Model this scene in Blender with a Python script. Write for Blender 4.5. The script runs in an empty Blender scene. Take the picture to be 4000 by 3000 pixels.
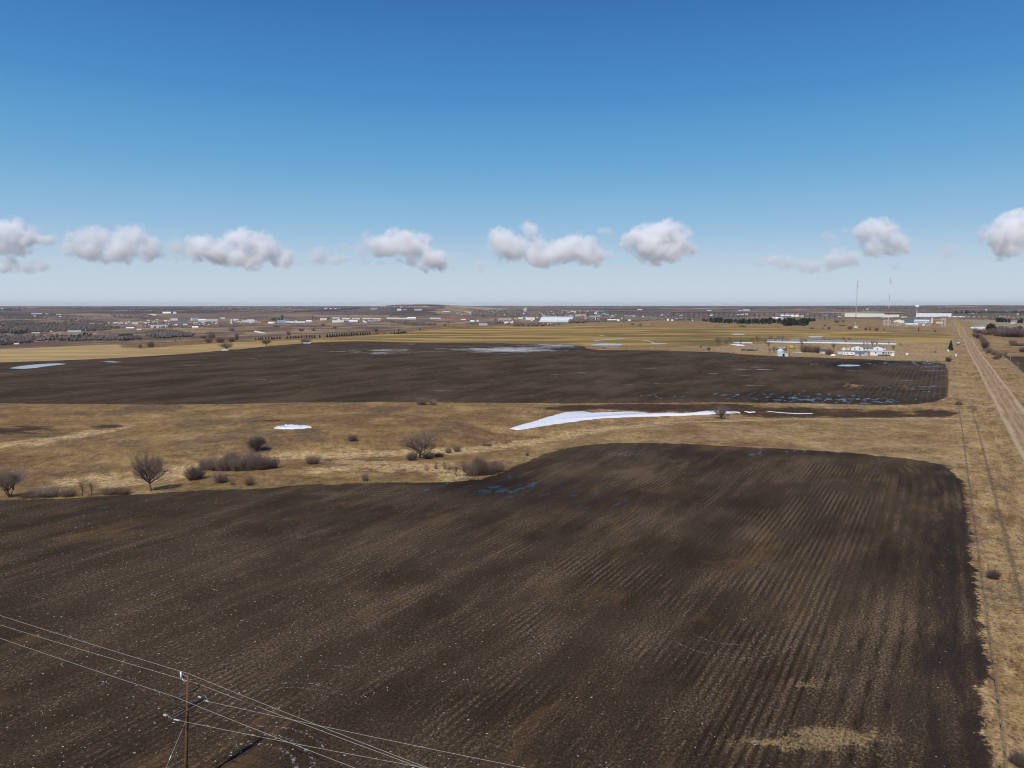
import bpy, math, random
import numpy as np
from mathutils import Vector, Matrix
random.seed(7); rng = np.random.default_rng(11)
R = math.radians
S = bpy.context.scene
col = S.collection
H, PITCH, F = 45.0, R(6.16), 2826.0
SEC = R(30.8)                                    # the section roads run at this azimuth
SUN_DIR = Vector((-0.40, -0.86, 0)).normalized()  # horizontal direction towards the sun
SUN_EL = R(51)

# ---------------------------------------------------------------- terrain
def sstep(t): t = np.clip(t, 0, 1); return t*t*(3-2*t)
def ray(x, y):
    xv = (x-2000)/F; yv = -(y-1500)/F
    return xv, math.cos(PITCH)+yv*math.sin(PITCH), -math.sin(PITCH)+yv*math.cos(PITCH)
def flat(x, y):
    d = ray(x, y); t = -H/d[2]; return (d[0]*t, d[1]*t)
def waves(X, Y, seed, n, l0, l1):
    r = np.random.default_rng(seed); z = 0
    for i in range(n):
        L = l0*(l1/l0)**(i/(n-1)); a = r.uniform(0, math.pi); p = r.uniform(0, 6.28)
        z = z + np.sin((X*math.cos(a)+Y*math.sin(a))*6.283/L+p)*(L/l1)**.8
    return z/n*1.8
def seg_dist(X, Y, pts):
    d = np.full(np.shape(X), 1e9)
    for (ax, ay), (bx, by) in zip(pts[:-1], pts[1:]):
        ex, ey = bx-ax, by-ay; t = np.clip(((X-ax)*ex+(Y-ay)*ey)/(ex*ex+ey*ey), 0, 1)
        d = np.minimum(d, np.hypot(X-ax-ex*t, Y-ay-ey*t))
    return d
GULLY = [flat(*p) for p in [(-500,1885),(250,1850),(520,1848),(700,1805),(1000,1772),(1400,1757),(1650,1747),(1950,1722),(2150,1685),(2350,1650),(2600,1622),(3000,1612),(3400,1610),(3700,1612)]]
RIM_A = [-180,-60,-40,-36,-25,-17,-10,-4,4,12,20,27,36,60,180]
RIM_R = [1500,900,800,820,850,950,1150,1500,1850,2100,2200,2500,2700,2500,1500]
DEP_A = [-180,-60,-36,-15,0,12,26,30,36,60,180]
DEP_D = [20,30,42,44,46,50,48,26,18,18,20]
WID_R = [900,900,900,1000,1200,1500,1900,1900,1600,1500,1200,1500,1900,1500,900]
def terr(X, Y):
    X = np.asarray(X, float); Y = np.asarray(Y, float)
    r = np.hypot(X, Y); a = np.degrees(np.arctan2(X, Y))
    rim = np.interp(a, RIM_A, RIM_R); w = np.interp(a, RIM_A, WID_R); D = np.interp(a, DEP_A, DEP_D)
    s = sstep((r-rim)/w); e = sstep((r-5300)/2600)
    near = sstep((1200-r)/700)
    z = -D*s*(1-e) + 34*sstep((r-7500)/9000)
    z = z + waves(X, Y, 3, 7, 220, 1100)*11*s*(1-.3*e)
    z = z + waves(X, Y, 5, 6, 1500, 7000)*17*sstep((r-6500)/4000)
    z = z + waves(X, Y, 9, 6, 45, 260)*(.30+.35*sstep((r-150)/150))*near + waves(X, Y, 12, 5, 200, 600)*.9*(1-near)*(1-s)
    z = z + 62*np.exp(-((a+7.0)/5.5)**2-((r-7600)/1100)**2) + 16*np.exp(-((a-32)/9)**2)*sstep((r-8000)/4000) - 9*np.exp(-((a+24)/14)**2)*sstep((r-9000)/4000)
    g = seg_dist(X, Y, GULLY); z = z - 2.2*np.exp(-(g/16)**2)
    u = X*math.sin(SEC)+Y*math.cos(SEC); v = X*math.cos(SEC)-Y*math.sin(SEC)
    dv = np.abs(v-26.7)
    rm = sstep((2600-u)/400)*(u > -300)
    z = z + rm*sstep((760-u)/200)*(.45*sstep((6.5-dv)/2.0) - .7*np.exp(-((dv-9.0)/2.2)**2))
    z = z + rm*sstep((u-900)/200)*2.6*np.sin((u-900)/620*6.28)*np.exp(-(dv/220)**2)
    return z
TS = 30*1.0095**np.arange(770)
def hits(xs, ys):
    xs = np.asarray(xs, float); ys = np.asarray(ys, float)
    xv = (xs-2000)/F; yv = -(ys-1500)/F
    dy = math.cos(PITCH)+yv*math.sin(PITCH); dz = -math.sin(PITCH)+yv*math.cos(PITCH)
    out = np.zeros((len(xs), 3))
    for i in range(0, len(xs), 400):
        s = slice(i, i+400)
        X = xv[s, None]*TS; Y = dy[s, None]*TS; Z = H+dz[s, None]*TS
        f = Z-terr(X, Y); b = f < 0
        k = np.where(b.any(1), b.argmax(1), len(TS)-1); k = np.maximum(k, 1); j = np.arange(len(k))
        f0 = f[j, k-1]; f1 = f[j, k]; w = np.clip(f0/(f0-f1+1e-9), 0, 1); t = TS[k-1]*(1-w)+TS[k]*w
        for _ in range(3):
            xx = xv[s]*t; yy = dy[s]*t; zz = terr(xx, yy); slope = dz[s]
            t2 = (zz-H)/slope; t = np.where(np.abs(t2-t) < .01*t, t2, t)
        out[s, 0] = xv[s]*t; out[s, 1] = dy[s]*t; out[s, 2] = terr(xv[s]*t, dy[s]*t)
    return out
def hit(x, y): return Vector(hits([x], [y])[0])
def mpp(p):                                       # metres per photograph pixel at a point
    return (p.y*math.cos(PITCH)+(H-p.z)*math.sin(PITCH))/F
def at_depth(x, y, Y):
    d = ray(x, y); t = Y/d[1]; return Vector((d[0]*t, Y, H+d[2]*t))

# ---------------------------------------------------------------- objects
def tag(o, label=None, cat=None, group=None, kind=None):
    if label: o['label'] = label
    if cat: o['category'] = cat
    if group: o['group'] = group
    if kind: o['kind'] = kind
    return o
def empty(name, loc, rz=0, label=None, cat=None, group=None):
    o = bpy.data.objects.new(name, None); col.objects.link(o); o.empty_display_size = .5
    o.location = loc; o.rotation_euler = (0, 0, rz); return tag(o, label, cat, group)
class MB:
    def __init__(s): s.v = []; s.f = []
    def add(s, vs, fs):
        b = len(s.v); s.v += [tuple(p) for p in vs]; s.f += [tuple(b+i for i in f) for f in fs]
    def box(s, x0, x1, y0, y1, z0, z1):
        s.add([(x0,y0,z0),(x1,y0,z0),(x1,y1,z0),(x0,y1,z0),(x0,y0,z1),(x1,y0,z1),(x1,y1,z1),(x0,y1,z1)],
              [(3,2,1,0),(4,5,6,7),(0,1,5,4),(1,2,6,5),(2,3,7,6),(3,0,4,7)])
    def tube(s, pts, rs, n=6, cap=True):
        pts = [Vector(p) for p in pts]
        if not isinstance(rs, (list, tuple)): rs = [rs]*len(pts)
        b = len(s.v)
        for i, p in enumerate(pts):
            d = (pts[min(i+1, len(pts)-1)]-pts[max(i-1, 0)])
            d = d.normalized() if d.length > 0 else Vector((0,0,1))
            a = d.cross(Vector((0,0,1))) if abs(d.z) < .9 else d.cross(Vector((1,0,0)))
            a.normalize(); c = d.cross(a)
            for k in range(n):
                t = 6.2832*k/n; q = p+(a*math.cos(t)+c*math.sin(t))*rs[i]; s.v.append((q.x,q.y,q.z))
        for i in range(len(pts)-1):
            for k in range(n):
                k2 = (k+1) % n; s.f.append((b+i*n+k, b+i*n+k2, b+(i+1)*n+k2, b+(i+1)*n+k))
        if cap:
            s.f.append(tuple(b+k for k in range(n))[::-1]); s.f.append(tuple(b+(len(pts)-1)*n+k for k in range(n)))
    def lathe(s, prof, n=24, c=(0,0,0)):
        b = len(s.v)
        for r, z in prof:
            for k in range(n):
                t = 6.2832*k/n; s.v.append((c[0]+r*math.cos(t), c[1]+r*math.sin(t), c[2]+z))
        for i in range(len(prof)-1):
            for k in range(n):
                k2 = (k+1) % n; s.f.append((b+i*n+k, b+i*n+k2, b+(i+1)*n+k2, b+(i+1)*n+k))
    def prism(s, prof, y0, y1):                   # profile in xz, extruded along y
        n = len(prof); b = len(s.v)
        s.v += [(x, y0, z) for x, z in prof]+[(x, y1, z) for x, z in prof]
        s.f.append(tuple(b+i for i in range(n))); s.f.append(tuple(b+n+i for i in range(n))[::-1])
        for i in range(n):
            j = (i+1) % n; s.f.append((b+j, b+i, b+n+i, b+n+j))
    def mesh(s, name, mat, smooth=False):
        me = bpy.data.meshes.new(name); me.from_pydata(s.v, [], s.f); me.materials.append(mat)
        if smooth: me.shade_smooth()
        me.update(); return me
    def build(s, name, mat, parent=None, smooth=False, loc=None):
        return inst(name, s.mesh(name, mat, smooth), parent, loc)
def inst(name, me, parent=None, loc=None):
    o = bpy.data.objects.new(name, me); col.objects.link(o)
    if parent is not None: o.parent = parent
    if loc is not None: o.location = loc
    return o

# ---------------------------------------------------------------- node helpers
class G:
    def __init__(s, nt): s.nt = nt; s.L = nt.links
    def n(s, t, **k):
        o = s.nt.nodes.new(t)
        for a, b in k.items(): setattr(o, a, b)
        return o
    def put(s, sock, v):
        if v is None: return
        if isinstance(v, bpy.types.NodeSocket): s.L.new(v, sock)
        else:
            if isinstance(v, (tuple, list)) and len(v) == 3 and sock.type == 'RGBA': v = (*v, 1)
            sock.default_value = v
    def m(s, op, a, b=None, c=None, clamp=False):
        o = s.n('ShaderNodeMath', operation=op, use_clamp=clamp)
        for i, v in enumerate((a, b, c)): s.put(o.inputs[i], v)
        return o.outputs[0]
    def add(s, *a):
        r = a[0]
        for b in a[1:]: r = s.m('ADD', r, b)
        return r
    def mul(s, *a):
        r = a[0]
        for b in a[1:]: r = s.m('MULTIPLY', r, b)
        return r
    def sub(s, a, b): return s.m('SUBTRACT', a, b)
    def step(s, x, lo, hi):
        o = s.n('ShaderNodeMapRange', interpolation_type='SMOOTHSTEP'); s.put(o.inputs[0], x)
        o.inputs[1].default_value = lo; o.inputs[2].default_value = hi; return o.outputs[0]
    def lin(s, x, lo, hi, a=0, b=1):
        o = s.n('ShaderNodeMapRange'); s.put(o.inputs[0], x)
        for i, v in enumerate((lo, hi, a, b)): o.inputs[i+1].default_value = v
        return o.outputs[0]
    def mix(s, f, a, b, mode='MIX'):
        o = s.n('ShaderNodeMix', data_type='RGBA', blend_type=mode); s.put(o.inputs[0], f); s.put(o.inputs[6], a); s.put(o.inputs[7], b)
        return o.outputs[2]
    def noise(s, vec, sc, det=2, rough=.5, dist=0.0):
        o = s.n('ShaderNodeTexNoise'); s.put(o.inputs['Vector'], vec)
        o.inputs['Scale'].default_value = sc; o.inputs['Detail'].default_value = det
        o.inputs['Roughness'].default_value = rough; o.inputs['Distortion'].default_value = dist; return o.outputs[0]
    def vor(s, vec, sc, out='Distance', metric='EUCLIDEAN', feat='F1'):
        o = s.n('ShaderNodeTexVoronoi', distance=metric, feature=feat); s.put(o.inputs['Vector'], vec); o.inputs['Scale'].default_value = sc
        return o.outputs[out]
    def attr(s, name): o = s.n('ShaderNodeAttribute', attribute_name=name); return o.outputs['Fac']
    def comb(s, x, y, z=0.0):
        o = s.n('ShaderNodeCombineXYZ')
        for i, v in enumerate((x, y, z)): s.put(o.inputs[i], v)
        return o.outputs[0]
    def sep(s, v): o = s.n('ShaderNodeSeparateXYZ'); s.put(o.inputs[0], v); return o.outputs
    def vm(s, op, a, b=None):
        o = s.n('ShaderNodeVectorMath', operation=op); s.put(o.inputs[0], a)
        if b is not None: s.put(o.inputs[1], b)
        return o.outputs['Value'] if op in ('LENGTH', 'DISTANCE', 'DOT_PRODUCT') else o.outputs[0]
def new_mat(name):
    m = bpy.data.materials.new(name); m.use_nodes = True; nt = m.node_tree; g = G(nt)
    return m, g, nt.nodes['Principled BSDF']
MATS = {}
def mat(name, c, rough=.8, var=.18, sc=1.5, metal=0.0, spec=.3):
    if name in MATS: return MATS[name]
    m, g, b = new_mat(name)
    tc = g.n('ShaderNodeTexCoord').outputs['Object']
    n = g.noise(tc, sc, 4, .65); n2 = g.noise(tc, sc*.13, 2)
    f = g.lin(g.add(g.mul(n, .65), g.mul(n2, .35)), .3, .7, 1-var, 1+var*.6)
    cc = g.vm('MULTIPLY', tuple(c), g.comb(f, f, f)); g.L.new(cc, b.inputs['Base Color'])
    b.inputs['Roughness'].default_value = rough; b.inputs['Metallic'].default_value = metal
    b.inputs['Specular IOR Level'].default_value = spec
    MATS[name] = m; return m

# ---------------------------------------------------------------- ground regions (outlines mapped onto the land)
NEAR_PX = [(-700,1962),(0,1951),(300,1938),(592,1921),(800,1914),(1000,1909),(1171,1892),(1443,1884),(1714,1882),(1877,1872),(1958,1845),(2036,1809),(2117,1771),(2198,1747),(2280,1734),(2388,1727),(2497,1727),(2660,1733),(2822,1741),(2985,1750),(3180,1761),(3345,1771),(3526,1787),(3600,1797),(3663,1810),(3714,1833),(3748,1863),(3769,1905),(3779,1964),(3788,2048),(3796,2133),(3802,2200),(3818,2340),(3853,2560),(3858,2765),(3864,3000),(3960,4000),(-900,4000)]
MID_PX = [(-700,1579),(0,1578),(226,1580),(678,1581),(1000,1576),(1300,1573),(1605,1575),(2100,1573),(2442,1575),(3100,1576),(3225,1577),(3442,1581),(3587,1577),(3660,1568),(3700,1550),(3706,1500),(3702,1445),(3692,1424),(3660,1416),(3515,1413),(3406,1405),(3262,1400),(3081,1393),(2960,1388),(2800,1375),(2575,1370),(2350,1368),(2288,1362),(2283,1352),(2200,1347),(2100,1346),(1938,1340),(1716,1339),(1621,1337),(1400,1332),(1238,1338),(1080,1349),(921,1364),(763,1377),(700,1383),(411,1400),(221,1408),(0,1415),(-700,1430)]
GOLD_PX = [(-700,1358),(0,1354),(221,1348),(380,1338),(465,1336),(474,1356),(554,1361),(700,1348),(890,1337),(1150,1330),(1400,1312),(1495,1305),(1596,1296),(1716,1286),(1938,1274),(2100,1274),(2321,1273),(2543,1272),(2800,1277),(2953,1277),(3143,1287),(3400,1292),(3521,1297),(3718,1301),(3722,1342),(3502,1342),(3400,1332),(3048,1328),(2953,1337),(2858,1341),(2789,1352),(2543,1353),(2290,1354),(2200,1349),(2100,1348),(1938,1342),(1716,1341),(1621,1339),(1400,1334),(1238,1340),(1080,1351),(921,1366),(763,1379),(700,1385),(411,1402),(221,1410),(0,1417),(-700,1432)]
def poly(px): return [flat(*p) for p in px]
def sdf(X, Y, P):                                 # negative inside
    d = seg_dist(X, Y, P+[P[0]]); ins = np.zeros(np.shape(X), bool)
    for (ax, ay), (bx, by) in zip(P, P[1:]+[P[0]]):
        c = (ay > Y) != (by > Y)
        ins ^= c & (X < (bx-ax)*(Y-ay)/((by-ay) if by != ay else 1e-9)+ax)
    return np.where(ins, -d, d)
def blobs(X, Y, L):                               # soft patches: (px, py, half width px, half height px, strength)
    o = np.zeros(np.shape(X))
    for x, y, w, h, k in L:
        c = flat(x, y); a = flat(x+w, y); b = flat(x, y-h); b2 = flat(x, y+h)
        rx = a[0]-c[0]; ry = (b[1]-b2[1])/2; dx = X-c[0]*Y/c[1]; 
        o = np.maximum(o, k*np.exp(-((dx/rx)**2+((Y-c[1])/ry)**2)))
    return o
WET = [(1950,1895,260,40,.9),(1700,1885,160,12,.9),(2200,1960,250,45,.75),(2150,2010,160,30,.5),(900,1895,250,14,.55),(400,1985,300,18,.35),(3200,1768,520,16,.6),(3300,1562,430,20,1.0),(3560,1515,160,18,.6),(3020,1545,260,22,.7),(2600,1548,160,10,.7),(3600,1462,110,18,.4),(3560,1420,260,8,.9),(3310,1428,90,14,.55),(2240,1349,130,7,.6),(2730,1350,120,5,.6),(3560,1340,170,5,.7),(3190,1316,70,4,.8),(3830,1665,22,38,.7)]
ICE = [(2450,1770,260,24,.62),(2640,1795,180,22,.5),(3150,1760,500,12,.42),(1990,1365,230,12,1.05),(2180,1352,110,9,1.0),(1520,1368,160,6,.8),(1500,1380,110,5,.7),(1350,1372,110,3,.8),(1650,1345,130,2,.6),(440,1413,60,4,.7),(400,2010,420,10,.5),(150,2040,200,10,.45),(2860,1436,70,6,.55),(3160,1425,50,4,.6),(3650,1440,60,30,.45),(3170,1316,50,3,.9),(2960,1440,80,8,.35),(3620,1510,90,12,.5),(2750,1460,150,8,.35)]
STRAW = [(3240,2885,260,58,1.05),(3000,2900,130,22,.8),(2500,1840,350,60,.45),(2400,2000,300,60,.5),(2700,1880,150,30,.5),(3330,1505,60,18,.8),(3540,1510,60,16,.8),(3480,2440,300,50,.35),(1300,1925,200,12,.8),(1200,1905,80,8,.6),(900,2100,500,40,.35),(3150,2670,80,25,.75),(2930,2900,120,35,.6),(1700,2350,400,120,.25),(2300,2250,350,90,.35)]
DARK = [(0,1682,230,22,.95),(120,1670,150,14,.8),(420,1666,110,13,.85),(1080,1645,120,10,.7),(2250,1592,160,16,1.1),(2500,1590,260,15,1.2),(2800,1592,280,15,1.1),(3100,1600,300,16,1.1),(3400,1604,280,15,1.1),(3640,1602,130,13,1.0),(3300,1620,70,4,.8),(3745,1578,26,16,.9),(2080,1685,60,8,.7),(3330,1425,140,26,.8),(3500,1415,260,12,.8),(2150,1362,300,10,.6),(900,1700,200,20,.2),(1700,1580,130,8,.3),(3790,1590,40,14,.5),(3650,2990,300,90,.5)]
PALE = [[(-200,1762),(0,1738),(200,1720),(330,1694),(480,1668)],[(250,1852),(400,1838),(520,1860),(650,1845),(720,1800)],[(900,1775),(1100,1755),(1400,1755),(1550,1748),(1700,1742),(1850,1728),(1980,1716),(2120,1697),(2300,1662),(2520,1640)],[(1350,1790),(1450,1815),(1600,1818),(1750,1836),(1800,1862)],[(1250,1835),(1450,1800),(1700,1815)],[(2600,1636),(3000,1632),(3400,1622),(3720,1622)]]
YARD = [(2760,1358),(2950,1342),(3480,1342),(3720,1346),(3722,1412),(3500,1408),(3270,1398),(3080,1391),(2800,1372)]

# ---------------------------------------------------------------- ground mesh
az = [R(-41.0)]
while az[-1] < R(41): az.append(az[-1]+R(.072 if abs(az[-1]) < R(38) else .12))
a0 = az[-1]; rest = np.linspace(a0, az[0]+2*math.pi, 52)[1:-1]; AZ = np.array(az+list(rest)); NA = len(AZ)
rr = [1.5]
while rr[-1] < 60000:
    r_ = rr[-1]; rr.append(r_+min(max(1.35*(r_*r_+H*H)/(H*723), .35), max(r_*.022, 1.2)) if r_ > 40 else r_*1.25)
RR = np.array(rr); NR = len(RR)
gx = np.outer(RR, np.sin(AZ)); gy = np.outer(RR, np.cos(AZ)); gz = terr(gx, gy)
NEARP, MIDP, GOLDP, YARDP = poly(NEAR_PX), poly(MID_PX), poly(GOLD_PX), poly(YARD)
x1, y1 = gx.ravel(), gy.ravel()
rad = np.hypot(x1, y1); A = {}
def lim(fn, far, r1): 
    o = np.full(x1.shape, float(far)); k = (rad < r1); o[k] = fn(x1[k], y1[k]); return o
A['sdn'] = lim(lambda X, Y: np.clip(sdf(X, Y, NEARP), -60, 60), 60, 900)
A['sdm'] = lim(lambda X, Y: np.clip(sdf(X, Y, MIDP), -60, 60), 60, 2500)
A['sdg'] = lim(lambda X, Y: np.clip(sdf(X, Y, GOLDP), -90, 90), 90, 4000)
A['yard'] = lim(lambda X, Y: np.clip(sdf(X, Y, YARDP), -30, 30), 30, 1500)
A['wet'] = lim(lambda X, Y: blobs(X, Y, WET), 0, 2500)
A['ice'] = lim(lambda X, Y: blobs(X, Y, ICE), 0, 2500)
A['straw'] = lim(lambda X, Y: blobs(X, Y, STRAW), 0, 2500)
A['dark'] = lim(lambda X, Y: blobs(X, Y, DARK), 0, 2500)
A['pale'] = lim(lambda X, Y: np.min([seg_dist(X, Y, [flat(*p) for p in l]) for l in PALE], axis=0), 99, 900)
rimv = np.interp(np.degrees(np.arctan2(x1, y1)), RIM_A, RIM_R)
A['far'] = sstep((rad-rimv)/500)

def ground_material():
    m, g, b = new_mat('ground')
    pos = g.n('ShaderNodeNewGeometry').outputs['Position']
    px, py, pz = g.sep(pos)
    sn, cs = math.sin(SEC), math.cos(SEC)
    u = g.add(g.mul(px, sn), g.mul(py, cs)); v = g.sub(g.mul(px, cs), g.mul(py, sn))
    P2 = g.comb(px, py, 0.0)
    UV = g.comb(u, v, 0.0)
    row = g.comb(g.mul(u, .16), v, 0.0)           # stretched along the drill rows
    big = g.noise(P2, 1/90, 3, .6); med = g.noise(P2, 1/17, 4, .65); sm = g.noise(P2, 1/3.2, 5, .7); fine = g.noise(P2, 2.2, 4, .7)
    a = {k: g.attr(k) for k in ('sdn','sdm','sdg','yard','wet','ice','straw','dark','pale','far')}
    # pasture
    c = g.mix(g.step(big, .38, .62), (.168,.100,.048), (.225,.150,.066))
    c = g.mix(g.mul(g.step(med, .47, .68), .75), c, (.30,.200,.090))
    c = g.mix(g.mul(g.step(g.noise(P2, 1/26, 4, .6), .52, .66), .5), c, (.215,.142,.052))
    c = g.mix(g.mul(g.step(g.noise(P2, 1/11, 4, .7), .55, .72), .7), c, (.115,.068,.038))
    c = g.mix(g.mul(g.step(g.noise(P2, 1/7., 3, .7), .56, .7), .45), c, (.26,.15,.07))
    c = g.mix(g.mul(g.step(g.noise(P2, 1/38, 4, .65), .50, .60), g.step(px, 20, -60), .75), c, (.125,.085,.055))
    c = g.mix(g.mul(g.step(g.add(px, g.mul(med, 60)), 10, 90), g.step(g.noise(P2, 1/24, 5, .72), .40, .62), .55), c, (.35,.255,.14))
    c = g.mix(g.mul(g.step(px, 0, 80), g.step(g.noise(g.comb(g.mul(px,.6), py, 6.0), 1/14, 5, .72), .53, .66), .6), c, (.15,.105,.062))
    # verge and yard
    vv = g.m('ABSOLUTE', g.sub(v, 26.7)); 
    verge = g.mul(g.step(g.add(g.m('ABSOLUTE', g.sub(v, 25)), g.mul(med, 6)), 32, 20), 1.0)
    c = g.mix(g.mul(verge, g.step(g.noise(row, .35, 4, .65), .42, .62), .8), c, (.34,.235,.115))
    c = g.mix(g.mul(verge, g.step(g.noise(P2, .16, 4, .65), .56, .7), .7), c, (.31,.20,.06))
    c = g.mix(g.mul(verge, g.step(g.noise(g.comb(g.mul(u,.3), v, 5.0), .5, 4, .7), .56, .68), .65), c, (.085,.060,.042))
    yard = g.step(g.add(a['yard'], g.mul(g.sub(med, .5), 25)), 6, -4)
    c = g.mix(g.mul(yard, .8), c, g.mix(g.step(sm, .4, .6), (.25,.17,.075), (.36,.27,.15)))
    # reeds along the gully
    pl = g.step(g.add(a['pale'], g.mul(g.sub(g.noise(P2, .11, 4, .7), .5), 26)), 7, 2)
    c = g.mix(g.mul(pl, .85), c, g.mix(g.step(g.noise(P2, .8, 4, .7), .42, .6), (.30,.20,.095), (.52,.385,.20)))
    dk = g.step(g.add(a['dark'], g.mul(g.sub(g.noise(g.comb(g.mul(px,.35),py,0.0), .22, 5, .75), .5), 1.9)), .45, .75)
    c = g.mix(g.mul(dk, .9), c, (.040,.024,.018))
    # green-ish rim of grass at the near field's edge
    rim = g.mul(g.step(g.add(a['sdn'], g.mul(g.sub(med, .5), 9)), 6, 1), g.step(px, 25, 0))
    c = g.mix(g.mul(rim, .35), c, (.17,.155,.055))
    # grass texture
    tex = g.add(g.mul(g.sub(med, .5), .6), g.mul(g.sub(sm, .5), 1.3), g.mul(g.sub(fine, .5), 2.6), g.mul(g.sub(g.noise(g.comb(px, g.mul(py,.5), 3.0), .9, 4, .75), .5), 1.2))
    tf = g.add(1.0, g.mul(tex, g.lin(a['far'], 0, 1, 1.35, .5))); 
    c = g.vm('MULTIPLY', c, g.comb(tf, tf, g.m('POWER', g.m('MAXIMUM', tf, .05), .9)))
    c = g.vm('MULTIPLY', c, (1.03,.99,.94))
    # far country: fields, brown hills, scrub
    fv = g.comb(g.mul(u, 1.0), v, 0.0)
    cell = g.vor(fv, 1/620, 'Color', 'CHEBYCHEV'); cr = g.sep(cell)[0]
    fc = g.mix(g.step(cr, .25, .3), (.060,.040,.034), (.19,.12,.072))
    fc = g.mix(g.step(cr, .52, .56), fc, (.28,.20,.12)); fc = g.mix(g.step(cr, .72, .76), fc, (.13,.095,.075)); fc = g.mix(g.step(cr, .9, .92), fc, (.34,.25,.15))
    hill = g.mix(g.step(g.noise(P2, 1/200, 5, .65), .42, .58), (.125,.082,.055), (.29,.195,.105))
    hill = g.mix(g.mul(g.step(g.noise(P2, 1/120, 5, .7), .52, .60), .8), hill, (.085,.068,.062))
    hill = g.mix(g.mul(g.step(g.noise(P2, 1/33, 4, .7), .55, .66), .5), hill, (.07,.055,.05))
    dist = g.vm('LENGTH', P2)
    fc = g.mix(g.step(g.add(dist, g.mul(big, 1500)), 5600, 7600), hill, fc)
    fc = g.mix(g.mul(g.step(g.noise(P2, 1/420, 5, .7), .46, .53), g.step(dist, 4500, 8000), .85), fc, (.075,.064,.066))
    c = g.mix(g.step(g.add(a['far'], g.mul(g.sub(big, .5), .8)), .15, .6), c, fc)
    # golden stubble field with darker contour bands
    gs = g.step(g.add(a['sdg'], g.mul(g.sub(med, .5), 14)), 2, -2)
    gband = g.noise(g.comb(g.mul(px, .30), py, 0.0), 1/62, 4, .6, .6)
    gc = g.mix(g.step(gband, .43, .57), (.165,.115,.040), (.37,.235,.078))
    gc = g.mix(g.mul(g.step(g.noise(g.comb(g.mul(px,.22), py, 3.0), 1/120, 3, .6), .52, .64), g.step(px, -250, 150), .65), gc, (.125,.100,.035))
    gc = g.mix(g.mul(g.step(g.noise(g.comb(g.mul(px,.25), py, 9.0), 1/34, 3, .6), .55, .7), .35), gc, (.40,.28,.12))
    gc = g.mix(g.step(px, -150, -420), gc, g.mix(g.step(g.noise(g.comb(g.mul(px,.3),py,0.0), 1/30, 3, .6), .4, .62), (.335,.225,.095), (.43,.305,.135)))
    c = g.mix(gs, c, gc)
    # middle field
    ms = g.step(g.add(a['sdm'], g.mul(g.sub(sm, .5), 5)), .6, -.6)
    mr = g.noise(g.comb(g.mul(u, .45), v, 0.0), 1/26, 6, .72); mr2 = g.noise(g.comb(g.mul(u,.10), v, 4.0), 1/7, 5, .7)
    mc = g.mix(g.step(mr, .36, .64), (.041,.0255,.0130), (.084,.055,.032))
    mc = g.mix(g.mul(g.step(mr2, .53, .72), .45), mc, (.105,.076,.055))
    mc = g.mix(g.mul(g.step(g.noise(P2, 1/60, 3, .6), .52, .66), g.step(py, 430, 900), .45), mc, (.085,.064,.052))
    rows = g.m('SINE', g.add(g.mul(v, 6.283/2.6), g.mul(sm, 3.0)))
    rmask = g.mul(g.step(v, -60, -15), g.step(u, 900, 620))
    mc = g.mix(g.mul(rmask, g.step(rows, .1, .9), .45), mc, (.10,.078,.060))
    mt = g.m('MAXIMUM', g.add(-.9, g.mul(fine, 2.0), g.mul(sm, 1.8)), .15); mc = g.vm('MULTIPLY', mc, g.comb(mt, mt, mt))
    mst = g.step(g.add(a['straw'], g.mul(g.sub(g.noise(row, .5, 4, .7), .5), 2.2)), .55, .9)
    # near field
    pass_ = g.noise(g.comb(g.mul(u, .22), v, 0.0), .12, 5, .72); stripe = g.noise(g.comb(g.mul(u, .13), v, 7.0), .55, 4, .7)
    nb = g.noise(P2, 1/34, 4, .6, .3); clod = g.noise(g.comb(g.mul(u,.75), v, 0.0), 3.1, 5, .75); clod2 = g.noise(row, 1.6, 4, .7)
    nc = g.mix(g.step(nb, .36, .66), (.033,.0215,.0132), (.060,.0400,.0245))
    rwm = g.step(g.add(g.noise(P2, 1/21, 3, .6), g.mul(g.step(v, -45, 0), .12)), .46, .66)
    nc = g.mix(g.mul(g.step(pass_, .40, .62), .5), nc, (.074,.049,.029))
    wob = g.mul(g.noise(g.comb(g.mul(u, .08), g.mul(v, .3), 2.0), 1.0, 2, .5), 2.2)
    rw = g.m('SINE', g.add(g.mul(v, 6.283/1.05), wob))
    hv = g.m('SINE', g.add(g.mul(a['sdn'], 6.283/2.2), g.mul(sm, 2.0)))
    head = g.mul(g.step(g.add(a['sdn'], g.mul(g.sub(nb,.5), 10)), -22, -13), g.step(g.add(a['sdn'], 0.0), -60, -50))
    rw = g.add(g.mul(rw, g.sub(1.0, head)), g.mul(hv, head, .6))
    rowstr = g.mul(g.lin(g.add(v, g.mul(nb, 60)), -80, 10, .30, .95), g.step(g.noise(g.comb(g.mul(u,.25), v, 4.0), .13, 4, .7), .36, .60))
    straw_n = g.add(g.mul(clod, .9), g.mul(rw, g.mul(rwm, .085)), g.mul(g.sub(stripe, .5), .26), g.mul(g.sub(pass_, .5), .50), g.mul(a['straw'], .13), g.mul(g.sub(nb, .5), .22))
    nc = g.mix(g.mul(g.step(straw_n, .46, .66), .66), nc, (.165,.113,.064))
    dfur = g.mul(g.step(g.sub(g.add(stripe, g.mul(clod2, .5)), g.mul(rw, .12)), .70, .56), .6)
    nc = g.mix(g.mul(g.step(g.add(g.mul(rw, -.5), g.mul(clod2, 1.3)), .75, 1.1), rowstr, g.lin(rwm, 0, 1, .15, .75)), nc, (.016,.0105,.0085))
    n6 = g.noise(P2, 5.0, 3, .8)
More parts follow.
